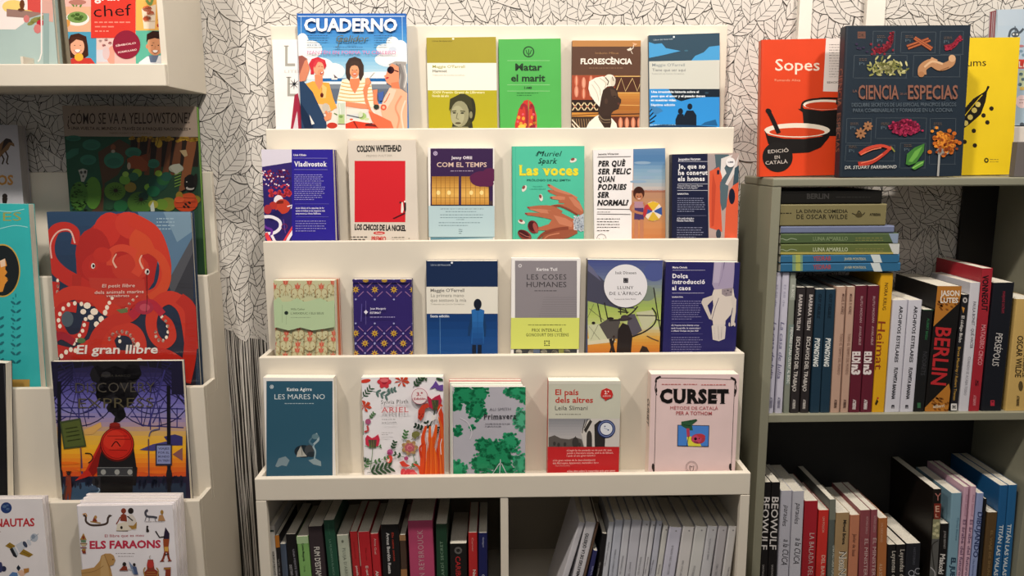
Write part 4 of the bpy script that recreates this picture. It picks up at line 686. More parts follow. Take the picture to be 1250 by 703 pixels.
s.p([(887, 345), (1038, 348), (1035, 450), (885, 447)], '20242c').p([(890, 348), (1035, 351), (1032, 447), (888, 444)], '4a86d8').p([(905, 330), (935, 325), (975, 318), (982, 324), (955, 345), (960, 372), (945, 372), (925, 362), (905, 350)], '2f5a3c').ls([[(940, 330), (978, 322)], [(915, 345), (950, 350)]], 3, '16301f').p([(928, 362), (943, 362), (946, 405), (932, 405)], 'b8405a').p([(930, 405), (950, 400), (990, 425), (1000, 447), (938, 446)], 'e3dc4a').e(985, 412, 34, 24, 'b03a4a').e(978, 412, 24, 20, 'c8486a').e(1000, 398, 20, 10, 'c23a44', 15).e(972, 412, 7, 7, '1c1418').e(990, 410, 3, 3, '1c1418').l([(965, 425), (985, 430)], 3, '1c1418').l([(930, 445), (940, 400)], 2.5, '1c1418')
s.ring(954, 547, 28, 1.8, '9a8482').ring(954, 547, 23, 1.2, '9a8482').l([(944, 540), (946, 560), (954, 568), (962, 560), (964, 540), (954, 545), (944, 540)], 3, '7a6462')
s.done()
rb = s.b['root']; w_, h_, t_ = s.b['w'], s.b['h'], s.b['t']
V, T, mn, mx = glyphs('CURSET', .03); sc = h_*.26/(mx-mn)
meshobj('spine_lettering', [(-w_/2-.0006, t_-.008-y/CAPH*(t_-.018), h_*.74-(x-mn)*sc) for x, y in V], T, mat('2a2120', .4), rb)
# ------------------------------------------------------------------ shelved books, spines outwards
def sp(label, Y, zf, zoom, TL, TR, BL, cover, *texts, **k):
    s = spine(label, Y, zf, zoom, TL, TR, BL, cover=cover, **k)
    for t in texts:
        if callable(t): s.use('cover_print'); t(s)
        else: s.use('title_lettering', .0001); s.t(*t[:7], *(t[7:]))
    s.done(); return s
SHL = .465 + .0002; YB = 1.498
LB = [
 ('thin white paperback at the far left end of the lower shelf', (55, 285), (101, 285), (84, 703), 'c9c6c0', lambda s: s.r(45, 320, 98, 336, '3a4a4a'), ('NOM DE LA PUBLICACIÓ', 84, 500, 100, 700, 16, '3c3a3a', .02)),
 ('very thin black paperback with an orange head, beside the thin white one', (106, 365), (142, 365), (131, 703), '1d1a1c', lambda s: s.p([(100, 360), (146, 360), (150, 462), (104, 470)], 'c47a2c'), ('VIURE', 130, 560, 140, 700, 12, 'a8a4a0')),
 ('thin slate blue paperback between the black ones at the left end', (146, 438), (198, 438), (166, 703), '4a5668'),
 ('black paperback with slanting pale handwritten title, left part of the lower shelf', (194, 356), (280, 354), (222, 703), '131214', ('UNA MENTE SIN', 252, 482, 280, 700, 16, '9a98a4', .0, True), ('DESTINO', 226, 612, 240, 700, 20, 'c4c2c8', .0, True)),
 ('light green paperback with small dark lettering', (285, 376), (383, 374), (315, 703), '79a860', lambda s: s.p([(280, 370), (384, 370), (388, 430), (284, 436)], 'a5c193'), ('Colette Margarida', 330, 430, 342, 580, 17, '2c4428', .02), ('Un dia', 345, 620, 350, 670, 13, '2c4428')),
 ('tall dark brown paperback lettered in big white capitals, smoke themed', (380, 292), (500, 290), (416, 703), '342a2e', ("FUM D'ESTAMPA", 432, 462, 455, 760, 44, 'd3cfc8', .015)),
 ('deep green hardback leaning beside the dark brown book', (508, 240), (600, 238), (553, 703), '1f4a38', ('Cançons', 545, 270, 560, 360, 10, '4a7a62'), ('LA MUNTANYA BLANCA', 556, 400, 590, 700, 17, '6a8f7c', 0, True)),
 ('pale grey green paperback with grey serif title', (620, 366), (718, 364), (651, 703), 'aeb5a2', lambda s: s.e(670, 415, 10, 12, '6a7062'), ('PLUJA D’ABRIL', 668, 470, 695, 720, 24, '7c8276', 0, True)),
 ('scarlet paperback, first of the three red spines', (728, 335), (793, 335), (758, 703), 'a92428', ('traducció', 760, 420, 775, 560, 10, '7a1418'), ('poesia', 780, 620, 790, 700, 18, 'd8c4bc', .02)),
 ('scarlet paperback, middle of the three red spines', (797, 337), (895, 335), (824, 703), 'b0222a', lambda s: s.l([(797, 340), (822, 620)], 4, 'd8b8a8'), ('Dies i nits', 858, 470, 866, 570, 14, '7a1418'), ('El cant', 862, 620, 872, 700, 20, 'd8c4bc', .02)),
 ('scarlet paperback, right one of the three red spines, next to the thick black book', (899, 352), (968, 350), (925, 703), 'b0242c', ('Anna Gual', 932, 390, 938, 520, 17, 'd8b8b0'), ('Altres', 946, 660, 950, 760, 24, 'e0d0c8', .02)),
]
for it in LB: sp(it[0], YB, SHL, 'a1', it[1], it[2], it[3], it[4], *it[5:])
LB = [
 ('thick black paperback with white and red lettering down its spine', (30, 276), (182, 272), (50, 703), '151416', ('Agnus Bordón Reata', 78, 342, 98, 684, 24, 'c8c6c4', .03), ('Els nens sense', 122, 342, 140, 580, 18, 'a03428', .02)),
 ('thin brown paperback standing in front of the pink book', (188, 362), (240, 360), (202, 703), '45342a', lambda s: s.r(180, 360, 250, 408, '9a7450').p([(190, 648), (255, 645), (260, 760), (195, 760)], '9a6c44')),
 ('thick pink hardback with wide pale serif capitals', (256, 244), (465, 237), (276, 703), 'b04468', ('VAN REYBROUCK', 405, 790, 382, 318, 46, 'c59aa0', .0, True)),
 ('dark green paperback with thin pale serif capitals', (490, 270), (586, 266), (498, 703), '1c3c2a', ('EL JARDÍ SECRET', 566, 770, 548, 412, 22, '7f9c84', 0, True)),
 ('low black paperback with red capitals and a grey ring emblem', (607, 434), (750, 432), (612, 703), '151414', lambda s: s.e(678, 490, 32, 30, '5f5c5a').e(678, 490, 16, 14, '151414').l([(655, 478), (700, 500)], 5, '3c3a38'), ('CARIBOU', 655, 540, 662, 790, 40, 'b02a2c', .01)),
 ('bright red paperback near the divider', (762, 342), (838, 340), (766, 703), 'b82a2c', ('Carner', 790, 385, 793, 500, 14, 'd8a8a0'), ('Nabí', 800, 650, 802, 740, 24, 'e0d0c8', .02)),
 ('navy blue paperback beside the divider with white writing on its side', (846, 344), (922, 342), (848, 703), '1a1f56', ('Verdaguer', 880, 380, 882, 465, 14, 'b8bcd8'), ('Cims', 876, 690, 878, 760, 20, 'c8ccd8', .02)),
]
for it in LB: sp(it[0], YB, SHL, 'a2', it[1], it[2], it[3], it[4], *it[5:])
LB = [
 ('white paperback leaning against the neighbour, first of the right compartment', (322, 250), (376, 246), (182, 703), 'c4c2c8', ('LA SEVA VEU', 262, 690, 290, 545, 14, '7c7a80')),
 ('white paperback with bold slanting black capitals down its leaning spine', (379, 246), (468, 244), (268, 703), 'c9c7cc', ('ELS MIRATGES DE LA QÜESTIÓ', 305, 760, 402, 350, 24, '3a383c', .03)),
 ('thin brown leaning paperback behind the bold lettered white one', (470, 250), (490, 250), (357, 703), '5c4638'),
 ('small navy paperback low down between leaning and upright books', (438, 488), (478, 488), (392, 703), '2c2f5e', ('Vida', 425, 700, 440, 620, 14, '9a9cc4')),
 ('black paperback in the gap before the row of white spines', (512, 348), (556, 346), (466, 703), '141316', ('Poesia i nit', 478, 700, 500, 590, 14, 'a8a6a4')),
]
for it in LB: sp(it[0], YB, SHL, 'a3', it[1], it[2], it[3], it[4], *it[5:])
W3 = [('first', (570, 250), (617, 246), (514, 703), 'c3c6ce', ('Obra poètica completa', 540, 620, 575, 420, 15)), ('second', (622, 234), (692, 230), (568, 703), 'b9bdc9', ('LA SENSIBILITAT EXTREMA', 600, 700, 632, 480, 13)),
 ('third', (696, 234), (757, 230), (641, 703), 'c6c7ce', ('LES CONFESSIONS', 668, 690, 694, 535, 14)), ('fourth', (762, 234), (848, 230), (704, 703), 'bfbfc8', ('EL CANVI', 742, 700, 756, 590, 14))]
for nm, a, b, c, col, t in W3: sp(nm+' white paperback in the tight row of white spines, counted from the left', YB, SHL, 'a3', a, b, c, col, t+('6f6d76',), group='white poetry paperbacks')
W4 = [('fifth slim', (34, 240), (98, 238), (-28, 703), 'c5c5cb', ('LES MATINADES', 0, 690, 25, 545, 13)), ('sixth, thinnest', (104, 244), (145, 242), (38, 703), 'cbcbd0', ('TRES CONTES', 55, 690, 85, 545, 12)), ('seventh slim', (150, 242), (200, 240), (88, 703), 'b8bac6', ('TORNAR A MIRAR', 95, 700, 128, 570, 13)),
 ('eighth slim, lower', (205, 282), (250, 280), (142, 703), 'c9c8c4', ('AIGUA', 165, 690, 182, 605, 13)), ('ninth and widest lavender', (256, 292), (363, 290), (192, 703), 'c4c3d2', ('RECORD DES ESTIUS', 250, 690, 290, 450, 16)),
 ('tenth, cream tinged', (369, 290), (468, 286), (310, 703), 'cfcccb', ('L’HORT DE LA CASA', 350, 730, 376, 575, 16)), ('eleventh grey dotted', (474, 287), (572, 284), (412, 703), 'cbcbc9', ('VERSOS', 450, 720, 474, 620, 16)),
 ('twelfth, longer titled', (576, 285), (661, 282), (513, 703), 'c3c3c7', ('DIARI D’UN POETA', 578, 570, 602, 392, 14)), ('thirteenth, greyer', (666, 287), (743, 286), (609, 703), 'bbb8bc', ('SOL I NEU', 648, 700, 662, 605, 16)), ('last, rightmost', (750, 287), (820, 284), (694, 703), 'cfcdcc', ('CASA MEVA', 740, 720, 758, 630, 14))]
for nm, a, b, c, col, t in W4: sp(nm+' white paperback of the white row near the right upright', YB, SHL, 'a4', a, b, c, col, t+('77757c',), lambda s, a=a, b=b: s.e((a[0]+b[0])/2, a[1]+36, 7, 7, '8a888c'), group='white poetry paperbacks')

# right unit, middle shelf
YM = 1.612; SM = .8835 + .0002
def hd(s, x0, x1, y, col, h=14): s.t('H', x0, y, x1, y, h, col, .03)
MB = [
 ('S', 'pale lavender spine with a handwritten title, leftmost on the middle shelf', (55, 72), (79, 72), (22, 622), 'c3c1d2', [('El fill de', 55, 120, 50, 205, 9, '9a98b0'), ('La casa de Julia', 44, 265, 30, 485, 13, '55507a', 0, False, .2), ('ATIBERRI', 32, 558, 30, 600, 10, '6a6880', .02)]),
 ('S', 'pale lavender spine with a handwritten title, second from the left', (81, 72), (110, 72), (52, 622), 'c6c4d4', [('El fill de', 86, 120, 80, 205, 9, '9a98b0'), ('La casa de Julia', 74, 265, 60, 485, 14, '55507a', 0, False, .2), ('ATIBERRI', 62, 558, 60, 600, 10, '6a6880', .02)]),
 ('S', 'grey green thin spine with white lettering', (112, 73), (135, 73), (85, 622), '83887c', [lambda s: s.p([(112, 95), (134, 95), (131, 180), (108, 180)], '9aa095').p([(105, 275), (125, 275), (104, 510), (92, 510)], '7a8a84'), ('EL BOSC', 118, 120, 114, 170, 9, 'd8dad0', .02), ('MEMÒRIES D’UNA CIUTAT AL BOSC', 112, 285, 97, 505, 10, 'e3e4de', .02)]),
]
for k, dx in enumerate((0, 40)):
    MB.append(('S', ('left', 'right')[k]+' one of two dark brown spines with white hand lettered title', (138+dx-2*k, 130), (173+dx-4*k, 130), (110+dx, 625), '2d2829', [('BARBARA YELIN', 146+dx, 158, 135+dx, 296, 13, 'cfc8c4', .02), ('ESCLAVOS DEL TRABAJO', 136+dx, 322, 119+dx, 535, 14, 'd8d2cc', .015), ('ATIBERRI', 121+dx, 567, 119+dx, 603, 10, 'd8d2cc', .02)]))
for k, dx in enumerate((0, 42)):
    MB.append(('S', ('left', 'right')[k]+' one of two petrol blue spines with bold pale capitals', (212+dx-2*k, 138), (250+dx-2*k, 138), (189+dx-3*k, 617), '1d3648', [('GUY DELISLE', 222+dx, 155, 215+dx, 250, 11, '0e1c28', .03), ('PYONGYANG', 208+dx, 328, 200+dx, 438, 18, 'dfe4e2', .045)]))
for k, dx in enumerate((0, 36)):
    MB.append(('S', ('left', 'right')[k]+' one of two beige pink spines with brown lettering', (293+dx+6*k, 128), (330+dx, 128), (267+dx+4*k, 625), 'bb9a88', [('MIGUEL B. NÚÑEZ', 313+dx-6*k, 155, 308+dx-6*k, 235, 10, '6a4a40', .01), ('TODO EL TIEMPO DEL MUNDO', 305+dx-5*k, 310, 294+dx-4*k, 470, 10, '7a5648'), ('ATIBERRI', 283+dx, 567, 281+dx, 600, 10, '4a3028', .02)]))
for k, dx in enumerate((0, 48)):
    MB.append(('S', ('left', 'right')[k]+' one of two burgundy spines with chunky white title and a numeral', (368+dx, 124), (413+dx, 124), (338+dx-2*k, 628), '601e2e', [('RUTU MODAN · AVAILABLE', 385+dx, 165, 377+dx, 355, 9, 'c4a4a8'), ('ELDI', 352+dx-4*k, 380, 352+dx-4*k, 425, 30, 'e6dcda', .06), ('n3', 352+dx-4*k, 430, 350+dx-4*k, 470, 30, 'e6dcda', .06), ('ATIBERRI', 355+dx-4*k, 567, 353+dx-4*k, 605, 12, 'e6dcda', .03)]))
MB += [
 ('S', 'tall bright yellow spine lettered in dark red', (466, 75), (515, 75), (430, 615), 'd9a41c', [('NORA KRUG', 480, 112, 470, 218, 13, '6a4a14', .01), ('Heimat', 452, 262, 440, 450, 30, '8a3a1c', .005), lambda s: s.p([(440, 585), (448, 565), (455, 575), (446, 590)], '3a2a10').e(452, 562, 4, 4, 'b83a2c')]),
]
for k, dx in enumerate((0, 54)):
    MB.append(('T', ('left', 'right')[k]+' one of two white spines with black hand printed title', (35+dx+8*k-2, 180), (92+dx+2*k, 180), (1+dx+5*k, 617), 'cdccd6', [('ARCHIVOS ESTELARES', 58+dx+3*k, 202, 38+dx+4*k, 422, 13, '1e1c22', .02), ('FLOWITA BANANA', 38+dx+3*k, 442, 26+dx+3*k, 566, 13, '1e1c22', .035), ('E', 27+dx, 588, 26+dx, 602, 10, '1e1c22', .04)]))
MB += [
 ('T', 'low black spine with dark green author line, before the red lettered doorstop', (149, 217), (191, 217), (112, 618), '181818', [('ALBERT BREIX', 166, 250, 156, 335, 9, '2f6a44', .02), ('NODRETS', 150, 380, 140, 472, 16, '3c3c40', .01), lambda s: s.r(127, 580, 140, 600, '3a6a4a').r(150, 212, 190, 220, '2f5a3a')]),
 ('T', 'thickest black and orange volume with giant red capitals on the middle shelf', (206, 125), (301, 123), (155, 618), '14110f', [lambda s: s.p([(200, 118), (306, 118), (290, 190), (190, 282), (190, 200)], 'b5762c').p([(155, 600), (250, 505), (262, 560), (250, 630), (150, 630)], 'b5762c').es([(random.Random(k).uniform(200, 290), random.Random(k+50).uniform(195, 240)-20) for k in range(24)], 7, 4, '7c4818', 30).es([(random.Random(k).uniform(180, 250), random.Random(k+50).uniform(560, 610)) for k in range(18)], 7, 4, '7c4818', 30).p([(200, 282), (300, 180), (280, 300), (190, 300)], '14110f'), ('JASON', 217, 163, 291, 163, 20, 'e6ded2', .03), ('LUTES', 217, 190, 286, 190, 19, 'e6ded2', .03), ('BERLIN', 200, 284, 180, 508, 58, 'b82a2e', .02), ('atiberri', 188, 600, 232, 597, 12, 'd8c8b0', .02)], ),
 ('T', 'slim black spine with a white square emblem at its foot beside the thickest volume', (303, 158), (332, 156), (255, 618), '1c1b1e', [lambda s: s.e(313, 180, 9, 11, 'b9b4b0').e(313, 180, 4, 5, '1c1b1e').p([(300, 205), (312, 210), (306, 232)], 'c48a3c').r(258, 583, 281, 610, 'e3e0dc').p([(264, 588), (268, 588), (268, 594), (272, 594), (272, 588), (276, 588), (276, 604), (272, 604), (272, 598), (268, 598), (268, 604), (264, 604)], '1c1b1e'), ('El código Bicho', 300, 240, 288, 345, 11, 'e0dcd8', .01), ('Bruce Mandrey / Robert Trenzo', 286, 362, 266, 570, 10, 'c49a4a', .01)]),
 ('T', 'white spine with fine grey lettering beside the tall red one', (335, 112), (375, 112), (289, 612), 'cfcdd4', [('PAULA BONET · QUÉ HACER', 345, 185, 332, 368, 11, '6a6870', .01), ('CUANDO SE ACABA TODO', 325, 400, 308, 550, 10, '8a8890')]),
 ('T', 'tallest red hardback spine with black and pink capitals on the middle shelf', (382, 56), (425, 54), (328, 612), 'a02430', [('VONNEGUT', 382, 82, 378, 222, 22, '1c0c10', .03), ('MATADERO CINCO', 378, 275, 362, 432, 16, 'd88a90', .02), ('5', 354, 490, 352, 515, 12, '4a0c14', .03), ('ATIBERRI', 346, 550, 344, 590, 10, 'd88a90', .02)]),
 ('T', 'black spine with tall narrow white capitals and a red emblem', (425, 112), (508, 110), (375, 612), '14161e', [('MARJANE SATRAPI', 460, 145, 455, 230, 10, '8a2838', .02), ('PERSÉPOLIS', 434, 308, 418, 435, 26, 'd8d4d0', -.005), lambda s: s.r(412, 570, 428, 592, 'b02a3c').r(416, 574, 424, 578, '14161e')]),
 ('T', 'sand yellow spine at the right edge of the frame on the middle shelf', (514, 176), (600, 176), (470, 616), 'c9a864', [('OSCAR WILDE', 518, 318, 508, 480, 22, '3c2f18', .02), ('LA DIVINA COMEDIA DE', 548, 316, 535, 480, 16, '3c2f18', .02), lambda s: s.e(530, 515, 9, 20, '5a4a28'), ('ATIBERRI', 515, 552, 513, 592, 10, '3c2f18', .03)]),
]
for z, lab, a, b, c, col, ts in MB: sp(lab, YM, SM, z, a, b, c, col, *ts, depth=.175 if 'hardback' in lab or 'thick' in lab else .15)

# the pile lying on the upright books
yp = 1.607; zb = None
PILE = [
 ('lowest blue comic of the lying pile, with red and yellow lettering', 170, 712, 432, 467, '2f668c', 'y'), ('second blue comic from the bottom of the lying pile', 170, 708, 395, 430, '31688e', 'y'),
 ('lower green volume of the lying pile with a white right end', 175, 708, 348, 393, '5f6a3a', 'g'), ('upper green volume of the lying pile with a pale blue right end', 175, 703, 303, 346, '4d5f3c', 'g2'),
 ('lavender blue volume in the middle of the lying pile', 182, 685, 271, 301, '6f7896', ''), ('olive tan volume near the top of the lying pile, with dark serif capitals', 185, 652, 175, 269, '7c7450', 'w'), ('black volume on top of the lying pile', 190, 632, 117, 173, '15130f', 'k')]
zb = max(at_y(*px('S', 60, 72), YM).z, at_y(*px('S', 490, 75), YM).z)+.0012
for lab, x0, x1, y0, y1, col, kd in PILE:
    za = at_y(*px('Q', 430, y0), yp).z
    h = za-zb
    s = flat(lab, yp, 'Q', 190, x1, y0, zb, h, .17, col)
    zb += h+.0003
    if kd == 'y':
        m = y1-8; s.r(600, y0, 700, y1, '2f668c').r(240, y0, 285, y1, '7a9a7c').r(255, y0, 275, y1, 'a8b05c').p([(580, y0), (620, y0), (632, y1+2), (596, y1+2)], 'cfd8d8').t('YEDRAB', 330, m, 408, m-1, 19, 'a8484c', .02).t('JAVIER MONTESOL', 466, m-3, 562, m-3, 10, 'b8b8a0', .02)
    if kd in ('g', 'g2'):
        m = y1-14; s.p([(660, y0), (712, y0), (712, y1+2), (680, y1+2)], 'c9ccc8' if kd == 'g' else '8a9ab0').c([(178, m), (195, m-6), (215, m), (235, m-7), (260, m-2)], 3, '9aa88c').t('LUNA AMARILLO', 330, m+2, 482, m+2, 16, 'b4bc9a' if kd == 'g' else '7c8c66', .02).mt(515, m-8, 640, m+2, 2, '7a7c48', 6, True)
        if kd == 'g': s.r(178, y1-8, 680, y1+1, 'b0a458')
    if kd == 'w': s.t('LA DIVINA COMEDIA', 258, 214, 482, 214, 15, '2c2718', .02, True).t('DE OSCAR WILDE', 258, 240, 480, 240, 19, '2c2718', .02, True).mt(188, 216, 236, 216, 1, '2c2718', 6, True).c([(500, 215), (520, 222), (530, 205), (545, 222), (556, 212)], 4, '2c2718').e(530, 224, 16, 10, '4a4228').t('ATIBERRI', 576, 226, 624, 226, 10, '2c2718', .04)
    if kd == 'k': s.t('BERLIN', 303, 152, 400, 152, 22, '3c3a38', .03).mt(430, 146, 580, 146, 1, '2c2a28', 6, True)
    s.done()

# right unit, lower shelf
YW = 1.612; SW = .468 + .0002
WB = [
 ('U', 'left one of two black spines with huge white capitals', (124, 264), (161, 264), (106, 703), '141214', [('BEOWULF', 121, 332, 108, 578, 31, 'dcd8d6', .01), ('SANTIAGO GARCÍA', 118, 650, 112, 760, 9, 'a8a4a2')]),
 ('U', 'right one of two black spines with huge white capitals', (162, 264), (204, 262), (143, 703), '151315', [('BEOWULF', 163, 332, 151, 578, 31, 'dcd8d6', .01), ('SANTIAGO GARCÍA', 160, 650, 156, 760, 9, 'a8a4a2')]),
 ('U', 'left one of two white spines with a black scrawled title', (206, 304), (259, 306), (189, 703), 'bcbcc8', [('paraules', 222, 372, 212, 466, 22, '2a282e', .0, False, .2), ('a la CUCA', 218, 530, 206, 650, 28, '2a282e', .0, False, .2)]),
 ('U', 'right one of two white spines with a black scrawled title', (261, 306), (316, 309), (244, 703), 'c2c2cc', [('paraules', 278, 362, 268, 456, 22, '2a282e', .0, False, .2), ('a la CUCA', 274, 524, 262, 645, 28, '2a282e', .0, False, .2)]),
 ('U', 'crimson spine with pale serif capitals', (318, 352), (381, 354), (302, 703), 'a0202c', [('LA BALADA DEL NORTE', 340, 500, 326, 800, 22, 'cfb8b4', 0, True)]),
 ('U', 'vivid red spine, lower than the crimson one', (384, 395), (432, 395), (369, 703), 'c4302a', [('UN POLICIA', 400, 425, 398, 500, 10, 'dca898'), ('DEL BARRI', 396, 605, 390, 720, 16, 'dca898', .02)]),
 ('U', 'tall dark album with grey green spine and bright top edge', (434, 345), (463, 345), (424, 703), '555c58', [lambda s: s.p([(434, 345), (463, 345), (460, 440), (432, 440)], '74786c'), ('UNA HISTORIA POPULAR', 448, 560, 440, 730, 13, 'c4c8bc', .01)]),
 ('U', 'tan spine with white outlined rounded lettering', (464, 408), (529, 408), (452, 703), 'a08560', [('Miguel Brieva', 498, 440, 492, 555, 14, '2c2620', .03), ('NonNonBa', 480, 588, 474, 790, 30, 'ece4d4', .05), ('NonNonBa', 480, 588, 474, 790, 30, '2c2620', -.005)]),
 ('U', 'salmon spine with thin brown lettering', (531, 418), (577, 418), (520, 703), 'b9795c', [('Javier de Isusi', 544, 505, 538, 610, 15, '6a4034', .01)]),
 ('b4', 'left one of two mauve spines with pale capitals', (592, 310), (655, 310), (583, 703), '86444a', [('ALFONSO ZAPICO', 628, 345, 622, 450, 12, 'c4a0a0'), ('EL MINISTERIO', 618, 480, 610, 745, 20, 'cbaeaa', 0, True)]),
 ('b4', 'right one of two mauve spines with pale capitals', (657, 307), (698, 307), (646, 703), '8a4850', [('ALFONSO ZAPICO', 674, 340, 669, 440, 12, 'c4a0a0'), ('EL MINISTERIO', 668, 475, 658, 745, 20, 'cbaeaa', 0, True)]),
 ('b4', 'orange brown spine after the mauve pair', (703, 357), (758, 360), (694, 703), 'a8683a', [('UN DESCANSO', 716, 385, 712, 500, 12, 'd4a888'), ('A LA SOMBRA', 706, 630, 702, 760, 18, 'd8b898', 0, True)]),
 ('V', 'left one of two short black spines lettered in pale serif', (93, 557), (130, 557), (88, 703), '161416', [('Leyendas del más', 112, 585, 108, 780, 20, 'b8b2a8', .02, True)]),
 ('V', 'right one of two short black spines lettered in pale serif', (132, 557), (177, 557), (127, 703), '171517', [('Leyendas del más', 150, 578, 146, 780, 20, 'b8b2a8', .02, True)]),
 ('V', 'short charcoal spine with thin white ring drawings', (180, 552), (248, 548), (172, 703), '1d1f26', [('HISTORIAS', 212, 570, 208, 650, 10, '5a5c66'), lambda s: s.ring(202, 690, 13, 2.5, 'b8bac4').ring(232, 680, 13, 2.5, 'b8bac4').ring(212, 715, 14, 2.5, 'b8bac4')]),
 ('b5', 'very tall black album with red and cream stacked lettering on its spine', (296, 183), (344, 180), (268, 703), '17120f', [lambda s: s.r(296, 268, 340, 362, '7a2c20').p([(290, 362), (338, 362), (330, 480), (284, 480)], '8a8a6a').p([(284, 480), (330, 480), (320, 703), (268, 703)], '5a5a58').es([(300, 400), (318, 390), (310, 430), (298, 450), (318, 460)], 12, 10, 'c0bc94').c([(320, 490), (285, 520), (290, 600), (300, 690)], 6, '2a2826').c([(275, 650), (300, 680), (300, 720)], 6, 'b0aeb0'), ('Y', 300, 250, 338, 250, 44, 'b4746a', 0), ('E', 304, 318, 328, 318, 36, 'd8b098', .01), ('L', 304, 350, 322, 350, 20, 'd8b098', .01)]),
 ('b5', 'short black spine with big white script, in front of the tall black album', (337, 390), (388, 390), (317, 703), '141214', [('JORDI BERNET', 356, 432, 352, 540, 12, 'a8a4a2'), ('Makoki', 334, 570, 322, 690, 30, 'dcd8d4', .02)]),
 ('b5', 'wide pale blue spine lettered in navy', (403, 207), (465, 207), (373, 703), '7ea2b4', [('Flavita Banana', 434, 355, 424, 490, 12, '4a7088'), ('EL JUEGO', 400, 592, 388, 770, 26, '1d3a50', .04)]),
 ('b5', 'first pink spine with a magenta top, outlined lettering', (477, 168), (509, 166), (434, 703), 'c9a2b4', [('Riad Sattouf', 488, 215, 478, 345, 12, 'b07a94'), ('El árabe del futuro', 470, 365, 440, 700, 18, '6a4a6a', .01)]),
 ('b5', 'second pink spine beside the first, outlined lettering', (519, 166), (553, 164), (474, 703), 'd0aabb', [('Riad Sattouf', 528, 215, 518, 345, 12, 'b07a94'), ('El árabe del futuro', 512, 365, 480, 700, 18, '6a4a6a', .01)]),
 ('b5', 'periwinkle spine with bold dark outlined capitals', (556, 207), (598, 207), (512, 703), '8f9ec8', [('DIBUJANDO', 560, 318, 530, 590, 28, '2c3a66', .02), ('Una historia', 530, 600, 522, 700, 12, '4a5a8a')]),
 ('b5', 'thin black spine right of the periwinkle one', (600, 240), (616, 240), (562, 703), '17171b', []),
 ('b5', 'bronze brown spine before the blue pair', (618, 322), (680, 324), (584, 703), '5a4428', [('EL VIAJE DE SHUNA', 636, 430, 612, 720, 14, '8a7048', .01)]),
 ('b5', 'left one of two tall blue albums with white capitals', (693, 160), (744, 158), (652, 703), '1f5a8c', [('TITÁN LAS VALAS', 690, 395, 655, 700, 22, 'cfd8dc', .03)]),
 ('b5', 'right one of two tall blue albums with white capitals', (746, 158), (799, 156), (704, 703), '235f90', [('TITÁN LAS VALAS', 738, 390, 706, 700, 22, 'cfd8dc', .03)]),
]
for z, lab, a, b, c, col, ts in WB: sp(lab, YW, SW, z, a, b, c, col, *ts, depth=.19 if 'tall' in lab else .15)
# ------------------------------------------------------------------ cookbooks on top of the right unit
ZK = ZRt + .0002
def on_top(label, yb, TL, TR, **k): return face(label, yb, ZK, 'P', TL, TR, **k)
s = on_top('orange red soup cookbook with two black pots and a torn white corner panel', 1.70, (95, 155), (455, 148), t=.022, cover='d8421c', hard=True, spine='c86a50', lean=3)
s.t('Sopes', 148, 275, 321, 275, 44, 'f0dcc8', .008).t('Fumanda Alixa', 146, 317, 246, 317, 9, 'e89878', .01)
s.p([(346, 148), (460, 148), (460, 360), (334, 356)], 'e3d8d2').mt(358, 175, 410, 300, 13, '9a8e8a', 4, True).t('EDICIÓ', 350, 325, 398, 325, 7, '5a504c', .02)
s.c([(250, 425), (262, 396), (330, 384), (395, 384)], 8, '1f1612').e(340, 408, 84, 20, 'e9dccb').e(340, 412, 76, 15, 'c83e1c').p([(252, 412), (260, 424), (330, 432), (420, 425), (420, 530), (340, 530), (262, 520)], '1a1614').p([(236, 424), (256, 426), (258, 440)], '1a1614').l([(388, 408), (390, 385)], 8, '1a1614')
s.e(233, 508, 128, 28, 'ece0ce', 0, 30).e(233, 515, 108, 17, 'd04420', 0, 30).p([(106, 508), (120, 528), (180, 540), (260, 542), (330, 532), (362, 512), (358, 535), (325, 575), (280, 594), (210, 598), (160, 590), (120, 560)], '191413').c([(120, 432), (135, 460), (162, 520)], 17, '191413').e(122, 434, 13, 10, '191413', 40)
s.e(157, 612, 59, 59, '1d1918', 0, 36).t('EDICIÓ', 120, 598, 200, 592, 13, 'c9beb6', .005).t('EN', 146, 620, 166, 618, 13, 'c9beb6', .005).t('CATALÀ', 110, 642, 196, 636, 13, 'c9beb6', .005)
s.done()
s = on_top('yellow pulses cookbook with a black pea pod, right of the dark spice book', 1.725, (850, 148), (1103, 145), t=.02, cover='e9c821', hard=True, lean=3)
s.t('Llegums', 820, 260, 970, 257, 28, '3a2c14', .0)
s.p([(976, 345), (968, 395), (950, 445), (905, 485), (862, 515), (840, 520), (860, 470), (880, 430), (920, 385), (960, 360)], '1d1810').l([(964, 370), (980, 336)], 6, '1d1810', 9).c([(955, 370), (920, 410), (880, 460)], 3, 'e9c821').es([(938, 407), (924, 430), (908, 457), (890, 480)], 11, 11, 'd8c46a')
s.es([(991, 423), (960, 450), (975, 477), (922, 510), (886, 553), (926, 567)], 9, 9, '2a2014').e(971, 625, 9, 10, '4a4218').e(971, 625, 4, 4, 'e9c821').mt(985, 622, 1018, 631, 2, 'a8902c', 4, True)
s.done()
s = on_top('large dark blue spice science book with chillies, ginger and copper capitals', 1.648, (425, 100), (910, 98), t=.03, cover='1f2b37', hard=True, spine='1c2630', lean=3, gloss=.5)
s.r(469, 123, 500, 150, '6a4438').t('DK', 473, 143, 496, 143, 13, '2a2420')
GR = '4c565e'
